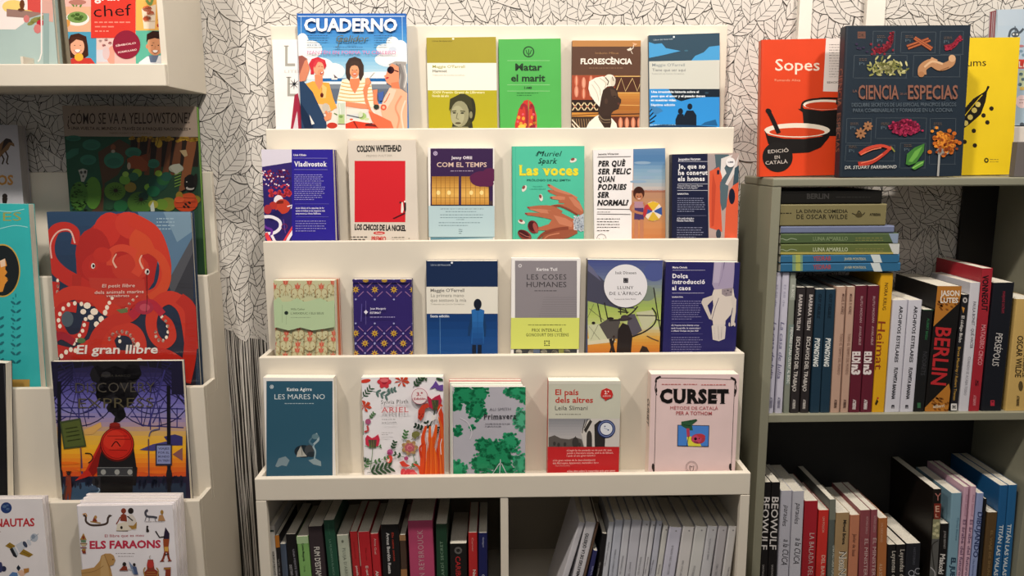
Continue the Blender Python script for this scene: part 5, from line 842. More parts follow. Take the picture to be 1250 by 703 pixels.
for x0, y0, x1, y1 in ((530, 122, 615, 210), (640, 125, 774, 206), (792, 122, 882, 212), (456, 216, 662, 304), (688, 216, 870, 300), (427, 462, 524, 558), (542, 460, 738, 540), (752, 462, 852, 640), (424, 566, 614, 628), (636, 558, 735, 655)):
    s.ls([[(x0, y0), (x1, y0)], [(x0, y1), (x1, y1)], [(x0, y0), (x0-4, y1)], [(x1, y0), (x1-4, y1)]], 1.6, GR)
for x, y in ((545, 150), (655, 150), (805, 155), (475, 240), (440, 490), (560, 490), (765, 490), (435, 580), (650, 575)): s.mt(x, y-10, x+32, y-4, 2, '5f5048', 3.5, True).t('Pi', x, y+14, x+20, y+14, 12, '50606c')
R = random.Random(9)
s.c([(540, 195), (575, 195), (600, 165), (603, 125)], 16, '5c1824', 12).es([(540+60*math.sin(t*1.6)+R.uniform(-9, 9), 200-70*t*t+R.uniform(-9, 9)) for t in [k/56 for k in range(57)]], 5, 5, 'a02438').es([(R.uniform(520, 608), R.uniform(170, 212)) for k in range(12)], 5, 5, '7c1c2c').es([(465, 172), (478, 190), (492, 186), (506, 202), (470, 188)], 6, 5, '2c2440')
for a, b in (((660, 180), (745, 150)), ((665, 190), (752, 158)), ((688, 150), (755, 195)), ((692, 145), (760, 188))): s.l([a, b], 9, '8a4024').l([a, b], 3, 'b8683c')
s.c([(808, 188), (840, 178), (860, 155), (872, 140)], 24, '7c1424', 12).es([(R.uniform(808, 875), 0) for k in range(0)], 4, 4, 'a0203a').es([(812+60*t+R.uniform(-6, 6), 190-45*t*t+R.uniform(-10, 8)) for t in [k/40 for k in range(41)]], 4, 3, 'a8203c')
for k in range(95):
    x = R.gauss(582, 30); y = 262+R.gauss(0, 15)
    s.n -= 1; s.e(x, y, 11, 4, ['8a8a4c', 'b0ac70', '6c7038', 'c9c48c'][k % 4], R.uniform(-80, 80), 7)
s.n += 1; s.e(512, 270, 10, 4, '8a8a4c', 50).e(522, 292, 10, 4, '8a8a4c', -20)
s.c([(720, 292), (722, 265), (755, 245), (790, 262), (830, 248), (838, 225)], 34, 'b5845c', 26).c([(760, 245), (768, 228)], 30, 'c2926a', 26).e(716, 290, 12, 11, 'a8744c').e(836, 228, 14, 14, 'd0a47c').c([(728, 262), (760, 240), (800, 250)], 8, 'd8b088').c([(790, 275), (825, 262)], 4, '8a5c3c')
s.use('title_lettering', .0004).t('CIENCIA', 470, 386, 628, 386, 52, '855848', .02).t('ESPECIAS', 664, 386, 858, 386, 52, '855848', .02).use('cover_print').t('LA', 450, 360, 466, 360, 10, '7c5648').t('DE LAS', 634, 370, 660, 370, 8, '7c5648').t('DESCUBRE SECRETOS DE LAS ESPECIAS, PRINCIPIOS BÁSICOS', 445, 416, 852, 414, 14, '54606a', .01).t('PARA COMBINARLAS Y FORMARSE EN LA COCINA', 450, 438, 838, 436, 14, '54606a', .01)
for cx, cy, r in ((480, 520, 20), (508, 492, 17)):
    for k in range(8): s.e(cx+r*.55*math.cos(k*.785), cy+r*.55*math.sin(k*.785), r*.6, 5, '9c6c48', k*45, 8)
    s.e(cx, cy, 4, 4, '4a2c1c')
s.es([(652+48*math.sqrt(R.random())*math.cos(a)*1.2, 498+30*math.sqrt(R.random())*math.sin(a)) for a in [R.uniform(0, 6.28) for k in range(120)]], 7, 6, '8c1c40').es([(R.gauss(652, 26), R.gauss(496, 15)) for k in range(50)], 5, 4, 'b02850')
s.c([(470, 640), (520, 632), (570, 600), (600, 572)], 18, 'b83828', 10).c([(475, 600), (510, 578), (560, 568), (600, 580)], 14, 'c84430', 10).c([(480, 604), (520, 585), (560, 576)], 4, 'e87858').l([(598, 572), (612, 592)], 5, '8a8a3c').c([(480, 636), (530, 622), (565, 600)], 4, 'e87858')
s.p([(655, 640), (660, 600), (690, 575), (728, 560), (725, 590), (695, 635), (668, 645)], '3f7a30').p([(665, 630), (690, 590), (720, 570), (700, 610), (680, 632)], '6aa848').p([(676, 655), (700, 632), (728, 625), (722, 645), (690, 662)], '4c8a38').l([(682, 655), (722, 632)], 5, '8ac060')
s.p([(782, 598), (790, 598), (784, 690), (776, 690)], 'a8a8a4').e(800, 590, 26, 16, '8a8a84').es([(R.gauss(808, 20), R.gauss(560, 20)) for k in range(70)], 9, 8, 'c0641c').es([(R.gauss(808, 17), R.gauss(552, 17)) for k in range(40)], 7, 6, 'e08a2c').es([(R.gauss(812, 22), R.gauss(568, 18)) for k in range(20)], 6, 5, '8a3c10')
s.t('DR. STUART FARRIMOND', 417, 659, 618, 656, 12, 'c9cac6', .01, False, .2)
s.done()
# lettering on its thick spine, seen at a slant, stands as raised print on the spine's own face
rb = s.b['root']; w_, h_, t_ = s.b['w'], s.b['h'], s.b['t']
V, T, mn, mx = glyphs('CIENCIA  ESPECIAS', .015); sc = h_*.56/(mx-mn)
meshobj('spine_lettering', [(-w_/2-.0006, t_-.006-y/CAPH*(t_-.013), h_*.73-(x-mn)*sc) for x, y in V], T, mat('855848', .4), rb)
# display block and the pale blue children's book on it
a = at_y(*px('1', 1216, 155), 1.765); b = at_y(*px('1', 1244, 173), 1.60)
zblk = a.z
tag(bx('display_block', a.x, 1.735, ZK, a.x+.26, 1.78, zblk, mat('d9d2cc', .5, 'board')), 'low white display block at the right edge carrying the pale blue picture book', 'block')
tag(bx('book_stand', b.x, 1.604, ZK, b.x+.12, 1.622, b.z, mat('6c6664', .5, 'board')), 'grey box in front of the white display block at the right edge', 'box')
s = face('pale blue illustrated book with a red striped spine at the top right corner', 1.779, zblk+.0002, 'P', (1014, 38), (1300, 30), t=.03, cover='b3c6d6', hard=True, spine='9c3c44', lean=1)
s.g(1014, 20, 1300, 500, ['b9c9d8', 'aec3d6', 'a9bfd0'], 6).z('b8').c([(165, 145), (172, 120), (190, 112), (205, 128), (222, 112)], 9, '4c5660').e(190, 135, 16, 11, '4c5660').l([(189, 102), (189, 130)], 4, '4c5660').es([(183, 134), (197, 134)], 4, 4, 'dfe0dc')
s.r(198, 232, 230, 268, 'd0443c').t('L', 204, 262, 216, 262, 22, 'f0e0d8', .03).t('A', 219, 262, 234, 262, 22, 'f0e0d8', .03).r(205, 275, 230, 345, 'c3cfae').es([(212, 290), (220, 310), (208, 330)], 8, 7, '6a8a9c').es([(200, 210), (212, 200), (222, 215)], 8, 6, '7c98ac').r(208, 340, 230, 352, 'd8b860').e(215, 397, 24, 26, 'e9cfd0').mt(205, 390, 228, 402, 2, 'a87a80', 4).es([(216, 486)], 9, 8, '4c5660').e(212, 180, 12, 5, 'b87a80')
s.done()
rb = s.b['root']; w_, h_, t_ = s.b['w'], s.b['h'], s.b['t']
for q in (.26, .46, .74): meshobj('spine_stripe', *boxv(-w_/2-.0006, t_*q, .002, -w_/2-.0001, t_*q+.0028, h_-.002), mat('c9b8c4', .4), rb)

# ------------------------------------------------------------------ left unit
def FL(i, *a, **k): return face(a[0], DL[i], ledge_z(ZL, i), *a[1:], **k)
# tier A
s = FL(0, 'white horse book with orange letters, cut by the left edge', 'B', (-160, 118), (78, 120), t=.03, cover='b8b6bc', pages='b0aaa8')
s.p([(-30, 260), (0, 205), (25, 182), (45, 190), (64, 205), (66, 218), (48, 212), (38, 232), (20, 245), (0, 268)], '7a5a38').p([(18, 190), (28, 180), (48, 185), (58, 200), (40, 198), (25, 215), (5, 240)], '2a1c14').ls([[(8, 255), (18, 275), (10, 298)], [(25, 240), (36, 262), (30, 290), (38, 298)], [(-6, 255), (-4, 295)]], 7, '3a2818')
s.t('CABALLOS', -215, 390, 60, 390, 42, 'b5803c', .035).e(22, 442, 12, 12, '241a14').p([(10, 450), (35, 450), (30, 475), (12, 475)], '241a14'); s.done()
s = FL(0, 'large picture book with a kraft title band over a dark green forest', 'b2', (80, 45), (903, 50), t=.014, cover='2c4a34', hard=False, pages='6f9a44')
s.p([(70, 40), (915, 42), (915, 238), (70, 232)], 'a08f80').use('title_lettering').t('¿CÓMO SE VA A YELLOWSTONE?', 112, 158, 864, 153, 66, '33241c', .004, True).use('cover_print').t('UNA VUELTA AL MUNDO A TRAVÉS DE 8 PARQUES NACIONALES', 134, 192, 850, 198, 18, '3a2b22', .02).es([(122, 182), (862, 188)], 5, 5, '3a2b22').t('FABRIZIO PONENTI Y MARTA CAUDILLO', 370, 218, 622, 220, 10, '5c4a3e')
s.r(70, 236, 915, 1100, '24402e').p([(70, 236), (500, 236), (480, 330), (330, 480), (200, 700), (70, 700)], '1f4a36').p([(300, 330), (430, 250), (500, 290), (460, 400), (420, 470), (340, 520), (330, 700), (260, 700), (330, 540), (310, 420)], '4a3524').r(500, 238, 915, 420, '241a12')
R = random.Random(21)
for x0, x1, w0 in ((545, 540, 12), (610, 590, 16), (668, 650, 26), (735, 700, 22), (780, 750, 38)): s.p([(x0, 238), (x0+w0, 238), (x1+w0+8, 470), (x1-8, 470)], '5f3a24')
s.p([(850, 238), (905, 238), (900, 300), (850, 560), (795, 570)], '7a4a2c').es([(R.uniform(500, 900), R.uniform(238, 262)) for k in range(40)], 14, 9, 'a8842c').e(672, 277, 22, 26, 'b0902c').p([(800, 320), (840, 315), (850, 350), (830, 360)], 'a08c68').ls([[(520+k*22, 240), (512+k*20, 300+(k % 3)*20)] for k in range(8)], 3, '0f0c08')
for x, y, rx, ry in ((260, 285, 56, 34), (240, 377, 50, 32), (398, 380, 62, 50), (516, 332, 50, 32), (640, 400, 38, 28), (150, 245, 46, 18)): s.e(x, y, rx, ry, '2f6a56').e(x, y+ry*.2, rx*.7, ry*.5, '2a5f4e')
s.p([(90, 350), (140, 310), (185, 305), (180, 340), (130, 370), (95, 372)], '2c6450').p([(100, 380), (120, 420), (100, 700), (70, 700), (70, 400)], '1e5236').e(393, 300, 16, 18, '7a4a30').e(393, 325, 12, 10, '9a9284').p([(478, 372), (520, 350), (590, 360), (608, 400), (600, 445), (560, 450), (520, 430), (485, 430)], '7c3f22').e(490, 415, 11, 22, 'a0907c').p([(560, 352), (600, 340), (612, 400)], '6a3318')
s.p([(180, 440), (208, 430), (236, 440), (232, 475), (215, 512), (198, 510), (192, 475)], '9a9c94').es([(198, 455), (222, 452)], 8, 11, '23241c').e(210, 478, 6, 8, '4a4c44').e(270, 580, 52, 100, '4c7a2c').e(185, 600, 55, 90, '3f6a28')
for k in range(60): s.n -= 1; s.e(185+R.uniform(-46, 46), 600+R.uniform(-80, 90), 9, 4, '131f10', R.uniform(-40, 40), 6)
s.n += 1
for x, y, r, c in ((405, 570, 66, '4a7028'), (560, 640, 80, '3f6426'), (500, 545, 36, '7a6a2c'), (610, 545, 26, '6a9a34'), (465, 500, 34, '5a8a34'), (470, 465, 20, '7aa044'), (540, 458, 30, '6a8a2c'), (520, 480, 30, '2c5a44'), (670, 520, 60, '1c4438'), (700, 500, 40, '24562f'), (640, 570, 40, '1a5a3c'), (720, 480, 34, '1e4a3c'), (672, 460, 22, '7a9a34'), (580, 600, 30, '1c3c34'), (730, 650, 50, '6a7028'), (690, 650, 40, '5a7a28'), (640, 650, 30, '8a8a34'), (440, 660, 44, '1f5a34'), (370, 660, 30, '24442f'), (900, 620, 30, '7a7024')): s.e(x, y, r, r*.85, c)
for x, y, q in ((410, 565, 40), (565, 620, 44)):
    for k in range(12): s.n -= 1; s.l([(x, y), (x+q*math.cos(k*.52), y+q*.8*math.sin(k*.52))], 3, '1c2c14')
    s.n += 1; s.e(x, y, 13, 11, '241a10')
s.e(780, 430, 46, 26, '8a8c7c').p([(740, 420), (760, 405), (800, 400), (825, 430), (780, 470)], '9a9c8c').ls([[(770, 470+k*18), (810, 455+k*18)] for k in range(5)], 6, '6a8a3c').p([(640, 630), (650, 690), (625, 700), (622, 660)], 'a8b0a8')
s.e(868, 520, 40, 54, '14110f').e(845, 495, 14, 15, '14110f').e(866, 550, 26, 12, 'a8a49c').e(870, 542, 22, 9, '14110f').e(845, 512, 4, 4, 'a8a49c').e(900, 500, 12, 40, '1c1814').l([(800, 580), (840, 560)], 10, '14110f')
s.e(840, 640, 74, 56, 'a83c1c').e(860, 605, 40, 26, 'b84a24').e(800, 600, 22, 30, '8a7024').e(800, 620, 30, 18, 'c0522c').ls([[(780, 640), (900, 636)], [(770, 670), (900, 668)], [(800, 610), (900, 612)]], 3, '5a1c0c').es([(840, 650), (855, 665), (862, 640), (830, 665)], 11, 7, '1c120c', 40)
s.done()
# tier B
s = FL(1, 'turquoise classical picture book with a gold rimmed black disc, at the left edge', 'B', (-230, 472), (128, 478), t=.022, cover='35b3b4', spine='2a9a9c', gloss=.2)
s.t('ATENES', -240, 558, 96, 552, 38, '9aa054', 0).c([(-50, 500), (40, 512), (110, 500)], 3, 'a8e0e0').c([(-40, 600), (60, 575), (125, 582)], 3, 'a8e0e0')
s.z('C').e(10, 282, 77, 114, 'c9a24a', 0, 40).e(10, 282, 72, 108, '1e2426', 0, 40).p([(-60, 260), (0, 240), (22, 230), (30, 260), (22, 275), (32, 290), (20, 305), (38, 318), (22, 340), (12, 372), (-40, 380)], 'e0943a').es([(28, 268), (34, 292), (36, 318)], 6, 6, '1e2426').p([(0, 240), (22, 230), (24, 262), (4, 268)], 'f0d0b0')
for k in range(8): s.e(57, 420+k*36, 13, 5, '23707a', 35, 8).e(80, 420+k*36, 13, 5, '23707a', -35, 8)
for k in range(6): s.e(-12, 485+k*36, 12, 5, '23707a', 35, 8).e(8, 485+k*36, 12, 5, '23707a', -35, 8)
s.es([(57+k % 2*24, 400+k*18) for k in range(14)], 2, 3, '23707a').l([(68, 380), (68, 396)], 3, '23707a')
s.z('D').r(-100, 122, 135, 165, 'b8924a').t('LLIBRE', -60, 118, -5, 118, 8, '2f6a70')
s.done()
s = FL(1, 'big glossy book with a red octopus curling its arms, wrapped in clear film', 'C', (200, 30), (818, 30), t=.02, cover='27384f', hard=True, gloss=.18, spine='1c2430')
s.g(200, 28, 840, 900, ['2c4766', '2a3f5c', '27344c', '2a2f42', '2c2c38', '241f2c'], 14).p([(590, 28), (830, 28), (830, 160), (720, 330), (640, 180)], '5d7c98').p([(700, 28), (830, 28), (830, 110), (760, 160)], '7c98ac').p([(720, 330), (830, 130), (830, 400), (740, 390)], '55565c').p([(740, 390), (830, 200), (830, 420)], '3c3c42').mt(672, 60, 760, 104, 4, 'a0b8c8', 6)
RD, R1, R2, R3, OR = 'b82822', 'c63026', 'd03c2a', '8e1c18', 'd64e2c'
s.p([(380, 110), (440, 50), (530, 34), (600, 60), (660, 130), (680, 220), (660, 330), (600, 420), (420, 420), (330, 300), (325, 200)], RD).e(460, 110, 60, 80, 'cc3428', 20).e(560, 90, 70, 56, 'd03c2c', 30).e(620, 150, 60, 70, OR, 50).e(400, 210, 76, 110, 'b42822').e(440, 270, 90, 70, 'c02e26').e(560, 270, 80, 60, 'c83a2a')
s.c([(320, 170), (325, 120), (290, 95), (240, 105), (212, 160), (215, 230), (260, 290), (340, 340), (400, 380)], 30, R1, 70).c([(322, 165), (300, 110), (250, 115), (218, 165), (222, 230)], 7, 'e8bcae', 6)
s.c([(560, 60), (650, 110), (690, 180), (710, 280), (680, 370), (600, 400)], 60, 'd03c28', 46).c([(470, 260), (480, 200), (530, 185), (580, 210), (600, 260), (580, 300)], 26, 'd84a32', 40).c([(590, 250), (600, 205), (640, 195), (690, 230), (715, 300), (690, 370), (620, 420)], 20, OR, 50).c([(500, 270), (485, 240), (500, 210)], 9, 'eab49c', 5).c([(615, 275), (600, 240), (610, 215)], 9, 'eab49c', 5)
s.e(440, 215, 40, 34, 'c63226').e(402, 262, 22, 24, 'c63226').e(400, 262, 9, 12, 'e8e0d8').e(402, 262, 5, 7, '1c1414').e(632, 287, 10, 13, 'e8d8d0').e(634, 287, 5, 7, '1c1414').c([(330, 300), (340, 400), (440, 420), (560, 430), (640, 400)], 40, 'b82e24', 30)
s.p([(380, 312), (620, 318), (630, 420), (500, 440), (400, 400)], 'c43c2e')
s.c([(240, 330), (230, 430), (215, 520), (210, 640), (240, 760)], 34, R1, 50).es([(248-k*2.6+(4*math.sin(k)), 325+k*24) for k in range(16)], 6, 9, 'fff0dc')
s.c([(230, 430), (300, 380), (400, 390), (450, 440), (500, 470), (470, 560), (400, 600), (330, 640)], 60, R2, 60).c([(330, 440), (270, 440), (250, 500), (290, 570), (350, 560), (370, 500)], 46, R1, 30).e(290, 490, 26, 34, '55626c')
s.es([(258, 520), (252, 495), (258, 468), (272, 445), (295, 428), (322, 422), (350, 425)], 8, 10, 'fff0dc').es([(375, 432, 16, 14), (405, 458, 17, 15), (390, 482, 14, 12), (358, 458, 13, 12), (435, 490, 12, 14), (415, 512, 12, 13), (452, 462, 10, 13), (460, 440, 9, 11), (470, 420, 8, 9), (482, 400, 7, 8)], 8, 8, 'fff0dc').es([(368, 490), (362, 515), (355, 540), (342, 560), (330, 580), (318, 595)], 8, 9, 'fff0dc')
s.c([(600, 400), (560, 430), (545, 460), (530, 490)], 22, 'c83428', 16).es([(590, 395), (572, 408), (556, 425), (545, 445), (538, 465), (528, 480)], 7, 6, 'ecc8b4', 30)
s.c([(830, 620), (800, 460), (740, 400), (680, 420), (650, 490), (660, 560), (700, 600), (740, 570), (730, 510), (700, 480)], 70, R2, 24).es([(695, 480), (712, 498), (720, 520), (722, 545), (715, 568), (700, 582), (682, 580), (670, 565), (668, 545)], 7, 8, 'fff0dc').c([(770, 400), (820, 460), (815, 640), (790, 760)], 50, 'c03024', 60)
s.c([(480, 640), (460, 560), (520, 530), (580, 550), (600, 620), (560, 720)], 60, R2, 60).es([(470, 575), (485, 555), (505, 545), (525, 543), (545, 548), (562, 560), (572, 578), (575, 595), (512, 560), (515, 585)], 7, 9, 'fff0dc').c([(400, 640), (420, 560), (480, 500), (560, 480), (600, 440)], 60, 'c83628', 40).c([(560, 480), (640, 420), (700, 470)], 40, 'bb2a3c', 30).e(620, 440, 40, 30, 'b03046').e(622, 440, 22, 16, 'c85060')
s.c([(230, 620), (320, 640), (420, 640), (560, 650), (700, 640), (800, 700)], 50, R1, 50).c([(260, 660), (400, 700), (600, 690), (760, 760)], 60, 'ba2e24', 60).c([(205, 600), (260, 560), (320, 590)], 40, 'a82634', 30).es([(205+k*20, 640+20*math.sin(k*.9)) for k in range(7)], 9, 11, 'fff0dc').p([(500, 450), (545, 442), (550, 460), (520, 465)], '6a7a4c').e(350, 582, 18, 12, '5a7a4a').c([(630, 290), (632, 400), (628, 460)], 2, '1c1414').e(592, 600, 10, 12, 'fff0dc').e(600, 665, 12, 8, 'fff0dc')
s.use('title_lettering', .0006).t('El petit llibre', 440, 354, 580, 352, 14, 'f0dcd0', .0, False, .1).t('dels animals marins', 408, 382, 618, 378, 14, 'f0dcd0').t('vertebrats', 458, 395, 556, 394, 11, 'f0dcd0').use('title_lettering#2', .0006).t('El gran llibre', 330, 638, 678, 636, 36, 'f6ece4', .02, False, .08).t('de les bèsties', 400, 690, 640, 688, 20, 'f6ece4')
s.done()
# clear film over the octopus book: thin, wrinkled, glassy
fm = bpy.data.materials.new('clear_film'); fm.use_nodes = True; nt = fm.node_tree; nt.nodes.remove(nt.nodes['Principled BSDF'])
gl = nt.nodes.new('ShaderNodeBsdfGlossy'); gl.inputs['Roughness'].default_value = .08; tr = nt.nodes.new('ShaderNodeBsdfTransparent'); mx_ = nt.nodes.new('ShaderNodeMixShader')
bp = nt.nodes.new('ShaderNodeBump'); bp.inputs['Strength'].default_value = .6; bp.inputs['Distance'].default_value = .003
tcn = nt.nodes.new('ShaderNodeTexCoord'); mp = nt.nodes.new('ShaderNodeMapping'); mp.inputs['Scale'].default_value = (5, 1, 14); no = nt.nodes.new('ShaderNodeTexNoise'); no.inputs['Scale'].default_value = 1.6; no.inputs['Detail'].default_value = 3; no.inputs['Distortion'].default_value = 1.5
nt.links.new(tcn.outputs['Object'], mp.inputs[0]); nt.links.new(mp.outputs[0], no.inputs['Vector']); nt.links.new(no.outputs['Fac'], bp.inputs['Height'])
nt.links.new(bp.outputs[0], gl.inputs['Normal']); mx_.inputs[0].default_value = .06; nt.links.new(tr.outputs[0], mx_.inputs[1]); nt.links.new(gl.outputs[0], mx_.inputs[2]); nt.links.new(mx_.outputs[0], nt.nodes['Material Output'].inputs[0])
w_, h_ = s.b['w'], s.b['h']; nx, nz = 30, 36; R = random.Random(4)
V = [(-w_/2+w_*i/nx, -.0045+.0006*math.sin(j*.7+i*.25)+R.uniform(-.0001, .0001), h_*j/nz) for j in range(nz+1) for i in range(nx+1)]
F = [(j*(nx+1)+i, j*(nx+1)+i+1, (j+1)*(nx+1)+i+1, (j+1)*(nx+1)+i) for j in range(nz) for i in range(nx)]
fo = meshobj('clear_wrap', V, F, fm, s.b['root'])
for pgn in fo.data.polygons: pgn.use_smooth = True
# tier C
s = FL(2, 'black glossy book cut by the left edge above the white astronaut book', 'D', (-130, 40), (24, 50), t=.024, cover='17161a', spine='0c0c0e', gloss=.15)
s.mt(-60, 332, 28, 332, 1, '4a4a50', 4).l([(18, 60), (45, 640)], 2.5, '5c5c60'); s.done()
s = FL(2, 'railway picture book with a red steam engine in a glass station at sunset', 'D', (230, 42), (822, 38), t=.014, cover='241f38', gloss=.28)
s.g(220, 30, 840, 560, ['231f33', '2f2a52', '4a458a', '6a64ae', '8480bc', 'a890a8', 'e0b04c', 'f2b62c', 'ee8a28', 'd8541c'], 26)
s.p([(225, 30), (840, 30), (840, 90), (640, 60), (420, 60), (225, 90)], '1c1a26')
for a, b in ((-1, 1),):
    for cx in (350, 690):
        for r in (40, 95, 160, 230): s.ring(cx, 150, r*.8, 5, '2a2650', 30)
        for k in range(14): s.n -= 1; s.l([(cx, 150), (cx+190*math.cos(k*.45), 150+190*math.sin(k*.45))], 4, '2a2650')
        s.n += 1
s.ls([[(225, 60+k*30), (330, 40+k*12)] for k in range(7)]+[[(840, 60+k*30), (730, 40+k*12)] for k in range(7)], 7, '221f40').r(225, 40, 262, 200, '1f1c34').r(775, 40, 840, 190, '1f1c34')
s.ls([[(380, 270), (430, 250), (455, 290)], [(230, 290), (430, 290)], [(400, 250), (400, 300)], [(590, 290), (820, 300)], [(640, 240), (640, 330)], [(590, 250), (640, 330), (830, 340)], [(680, 250), (680, 350)], [(720, 240), (720, 350)], [(240, 250), (440, 250)], [(600, 250), (830, 255)], [(300, 230), (360, 300)], [(740, 220), (690, 320)], [(250, 320), (300, 290)], [(800, 250), (800, 340)]], 5, '3a3674')
s.l([(350, 150), (372, 560)], 7, '3a3674').l([(745, 80), (672, 330)], 7, '3a3674')
s.p([(410, 40), (625, 40), (640, 100), (600, 150), (625, 190), (590, 240), (560, 250), (570, 290), (540, 315), (512, 318), (520, 290), (490, 260), (500, 235), (440, 215), (430, 150), (455, 120)], '1d1b1e').es([(440, 100, 34, 40), (470, 190, 40, 34), (600, 90, 40, 40), (560, 200, 44, 40), (520, 120, 70, 60), (510, 250, 30, 24), (548, 280, 22, 22)], 30, 30, '1d1b1e').es([(480, 100, 22, 14), (560, 150, 24, 14), (520, 210, 18, 10)], 9, 9, '2c2a2c')
s.use('title_lettering', .0004).t('DISCOVERY', 342, 182, 700, 178, 44, '4f4a42', -.008).t('EXPRESS', 355, 252, 695, 248, 44, '57503c', -.008).use('cover_print').t('EMMA BARCO', 458, 110, 590, 110, 9, '3c3a34')
s.p([(380, 350), (455, 315), (460, 335), (420, 370), (385, 372)], 'd8a860').p([(630, 440), (690, 415), (760, 400), (770, 430), (690, 445)], '4a4680').p([(740, 380), (790, 370), (825, 380), (825, 420), (770, 420)], '3a3670').p([(780, 460), (825, 430), (825, 490)], '8a5a5c').es([(400, 530, 60, 8), (300, 500, 60, 7), (720, 540, 70, 8)], 20, 6, 'e8701c')
s.r(225, 590, 840, 720, '27364c').p([(225, 600), (400, 585), (450, 620), (380, 700), (225, 700)], '35506c').p([(440, 640), (620, 640), (700, 720), (380, 720)], '231f28').c([(330, 680), (430, 640), (448, 615), (400, 590)], 5, '8aa0b4').l([(520, 640), (500, 720)], 4, '5a5058').l([(560, 640), (590, 720)], 4, '5a5058')
R = random.Random(8); s.es([(R.uniform(232, 420), R.uniform(575, 605)) for _ in range(34)]+[(R.uniform(610, 825), R.uniform(570, 605)) for _ in range(40)], 6, 16, '1c2236').es([(R.uniform(232, 420), R.uniform(560, 575)) for _ in range(18)]+[(R.uniform(610, 825), R.uniform(556, 575)) for _ in range(22)], 5, 5, '1c2236')
s.r(225, 560, 240, 600, '9a3c1c').p([(340, 580), (390, 530), (420, 470), (455, 400), (470, 370), (470, 530), (400, 560)], 'c02c20').p([(400, 530), (455, 420), (455, 520), (420, 560)], '8a1c18').c([(385, 455), (410, 458), (420, 480), (400, 500)], 5, '1c1818')
s.p([(450, 480), (470, 400), (600, 400), (612, 480), (620, 540), (600, 600), (455, 600), (440, 540)], '1e1c1e').e(530, 415, 77, 78, '5a1612', 0, 36).e(530, 412, 72, 72, 'c4281e', 0, 36).e(515, 395, 50, 44, 'd23626').ring(530, 412, 66, 3, '7a1a14', 30).ls([[(485, 377), (575, 377)], [(495, 440), (575, 442)], [(520, 392), (590, 392)]], 3, '7a1a14').c([(505, 425), (525, 402), (545, 425)], 5, '3a0f0c').r(495, 330, 545, 345, '7a1c18').e(520, 325, 24, 9, '8a241c')
s.r(440, 520, 612, 556, '3a3c40').ls([[(440, 520), (612, 520)], [(440, 556), (612, 556)]], 3, '8a8c8c').es([(468, 540), (530, 540), (588, 540)], 12, 13, '9a9c98').r(455, 560, 600, 632, '141315').r(430, 560, 455, 610, '2c2a2e').es([(432, 585)], 16, 20, '2c2a2e').p([(600, 500), (622, 520), (615, 600), (600, 600)], '1a181a')
s.l([(268, 130), (272, 700)], 16, '17161f').e(272, 560, 14, 40, '17161f').r(258, 640, 290, 700, '17161f').l([(762, 150), (765, 640)], 16, '17161f').e(765, 560, 14, 40, '17161f').l([(672, 390), (674, 560)], 5, '5a3c50').c([(674, 380), (685, 355), (720, 345)], 5, '5a5a80').l([(368, 400), (366, 540)], 4, 'a0602c')
s.p([(272, 312), (365, 296), (392, 424), (290, 436)], '3f4a2c').p([(280, 320), (360, 306), (384, 418), (296, 428)], '55602f').ls([[(296, 345), (352, 336)], [(300, 362), (358, 352)], [(302, 380), (362, 370)], [(306, 400), (368, 390)]], 5, '384324').r(704, 414, 778, 510, '2c2c40').r(710, 420, 772, 502, '8c94c0')
for k, tx in enumerate(('VIAJES', 'POR EL', 'MUNDO', 'EN TREN')): s.t(tx, 716, 438+k*18, 766, 438+k*18, 9, '3c3c60', .02)
s.e(312, 545, 9, 10, '2c1c18').l([(300, 538), (325, 538)], 4, '2c1c18').p([(300, 555), (322, 555), (326, 620), (320, 665), (312, 665), (310, 630), (304, 665), (296, 665)], '7a3020').l([(300, 600), (290, 660)], 9, '3c2a30').p([(405, 600), (430, 600), (450, 620), (410, 625)], '3c506a')
s.done()
# tier D
s = FL(3, 'rear copy of the white astronaut book, its edge showing at the right', 'b3', (-170, 40), (286, 36), t=.012, cover='d9d3d3', hard=True, back=.0005, pages='d9d3cc'); s.done()
s = FL(3, 'white astronaut picture book with a satellite and a small globe, at the left edge', 'b3', (-190, 50), (268, 46), t=.012, cover='e9e4e6', hard=True, back=.013)
s.e(40, 103, 35, 35, '27407a', 0, 26).es([(28, 95, 14, 10), (50, 112, 12, 9), (48, 86, 9, 6)], 8, 8, '6a8ab0').t('ASTRONAUTAS', -240, 228, 220, 218, 48, 'c0343c', .03).mt(-80, 256, 22, 272, 2, 'b89a9c', 6)
s.p([(33, 345), (62, 322), (98, 345), (75, 368)], '9a7a2c').p([(122, 395), (150, 365), (212, 400), (185, 418)], '9a7a2c').ls([[(50, 335), (80, 358)], [(140, 380), (195, 408)]], 3, '6a5018').p([(62, 365), (90, 350), (118, 395), (105, 420), (85, 410)], '23262e').p([(80, 355), (95, 352), (118, 395), (110, 412)], 'b8c0c8').p([(100, 340), (140, 315), (165, 350), (125, 385)], 'c9ced8').e(160, 335, 12, 22, '3c465c', -30).e(185, 322, 12, 20, 'd0d4dc', -30).e(218, 292, 24, 26, 'b8c0cc').e(212, 286, 12, 14, '8a96a8').l([(195, 310), (245, 268)], 3, '8a96a8')
s.p([(105, 485), (118, 465), (132, 485), (118, 505)], '1e2a3a').p([(60, 530), (80, 510), (110, 515), (120, 560), (50, 560)], '5a80b4').p([(110, 510), (140, 495), (165, 520), (140, 545)], 'e0b8a0').p([(150, 490), (185, 485), (185, 510), (155, 520)], 'b8803c').e(25, 490, 16, 18, '2c3050').e(5, 480, 12, 34, '3a3f6c')
s.done()
FO = (((543, 22), (1152, 20), 0.0005), ((524, 44), (1140, 40), .0125), ((504, 64), (1120, 62), .0245))
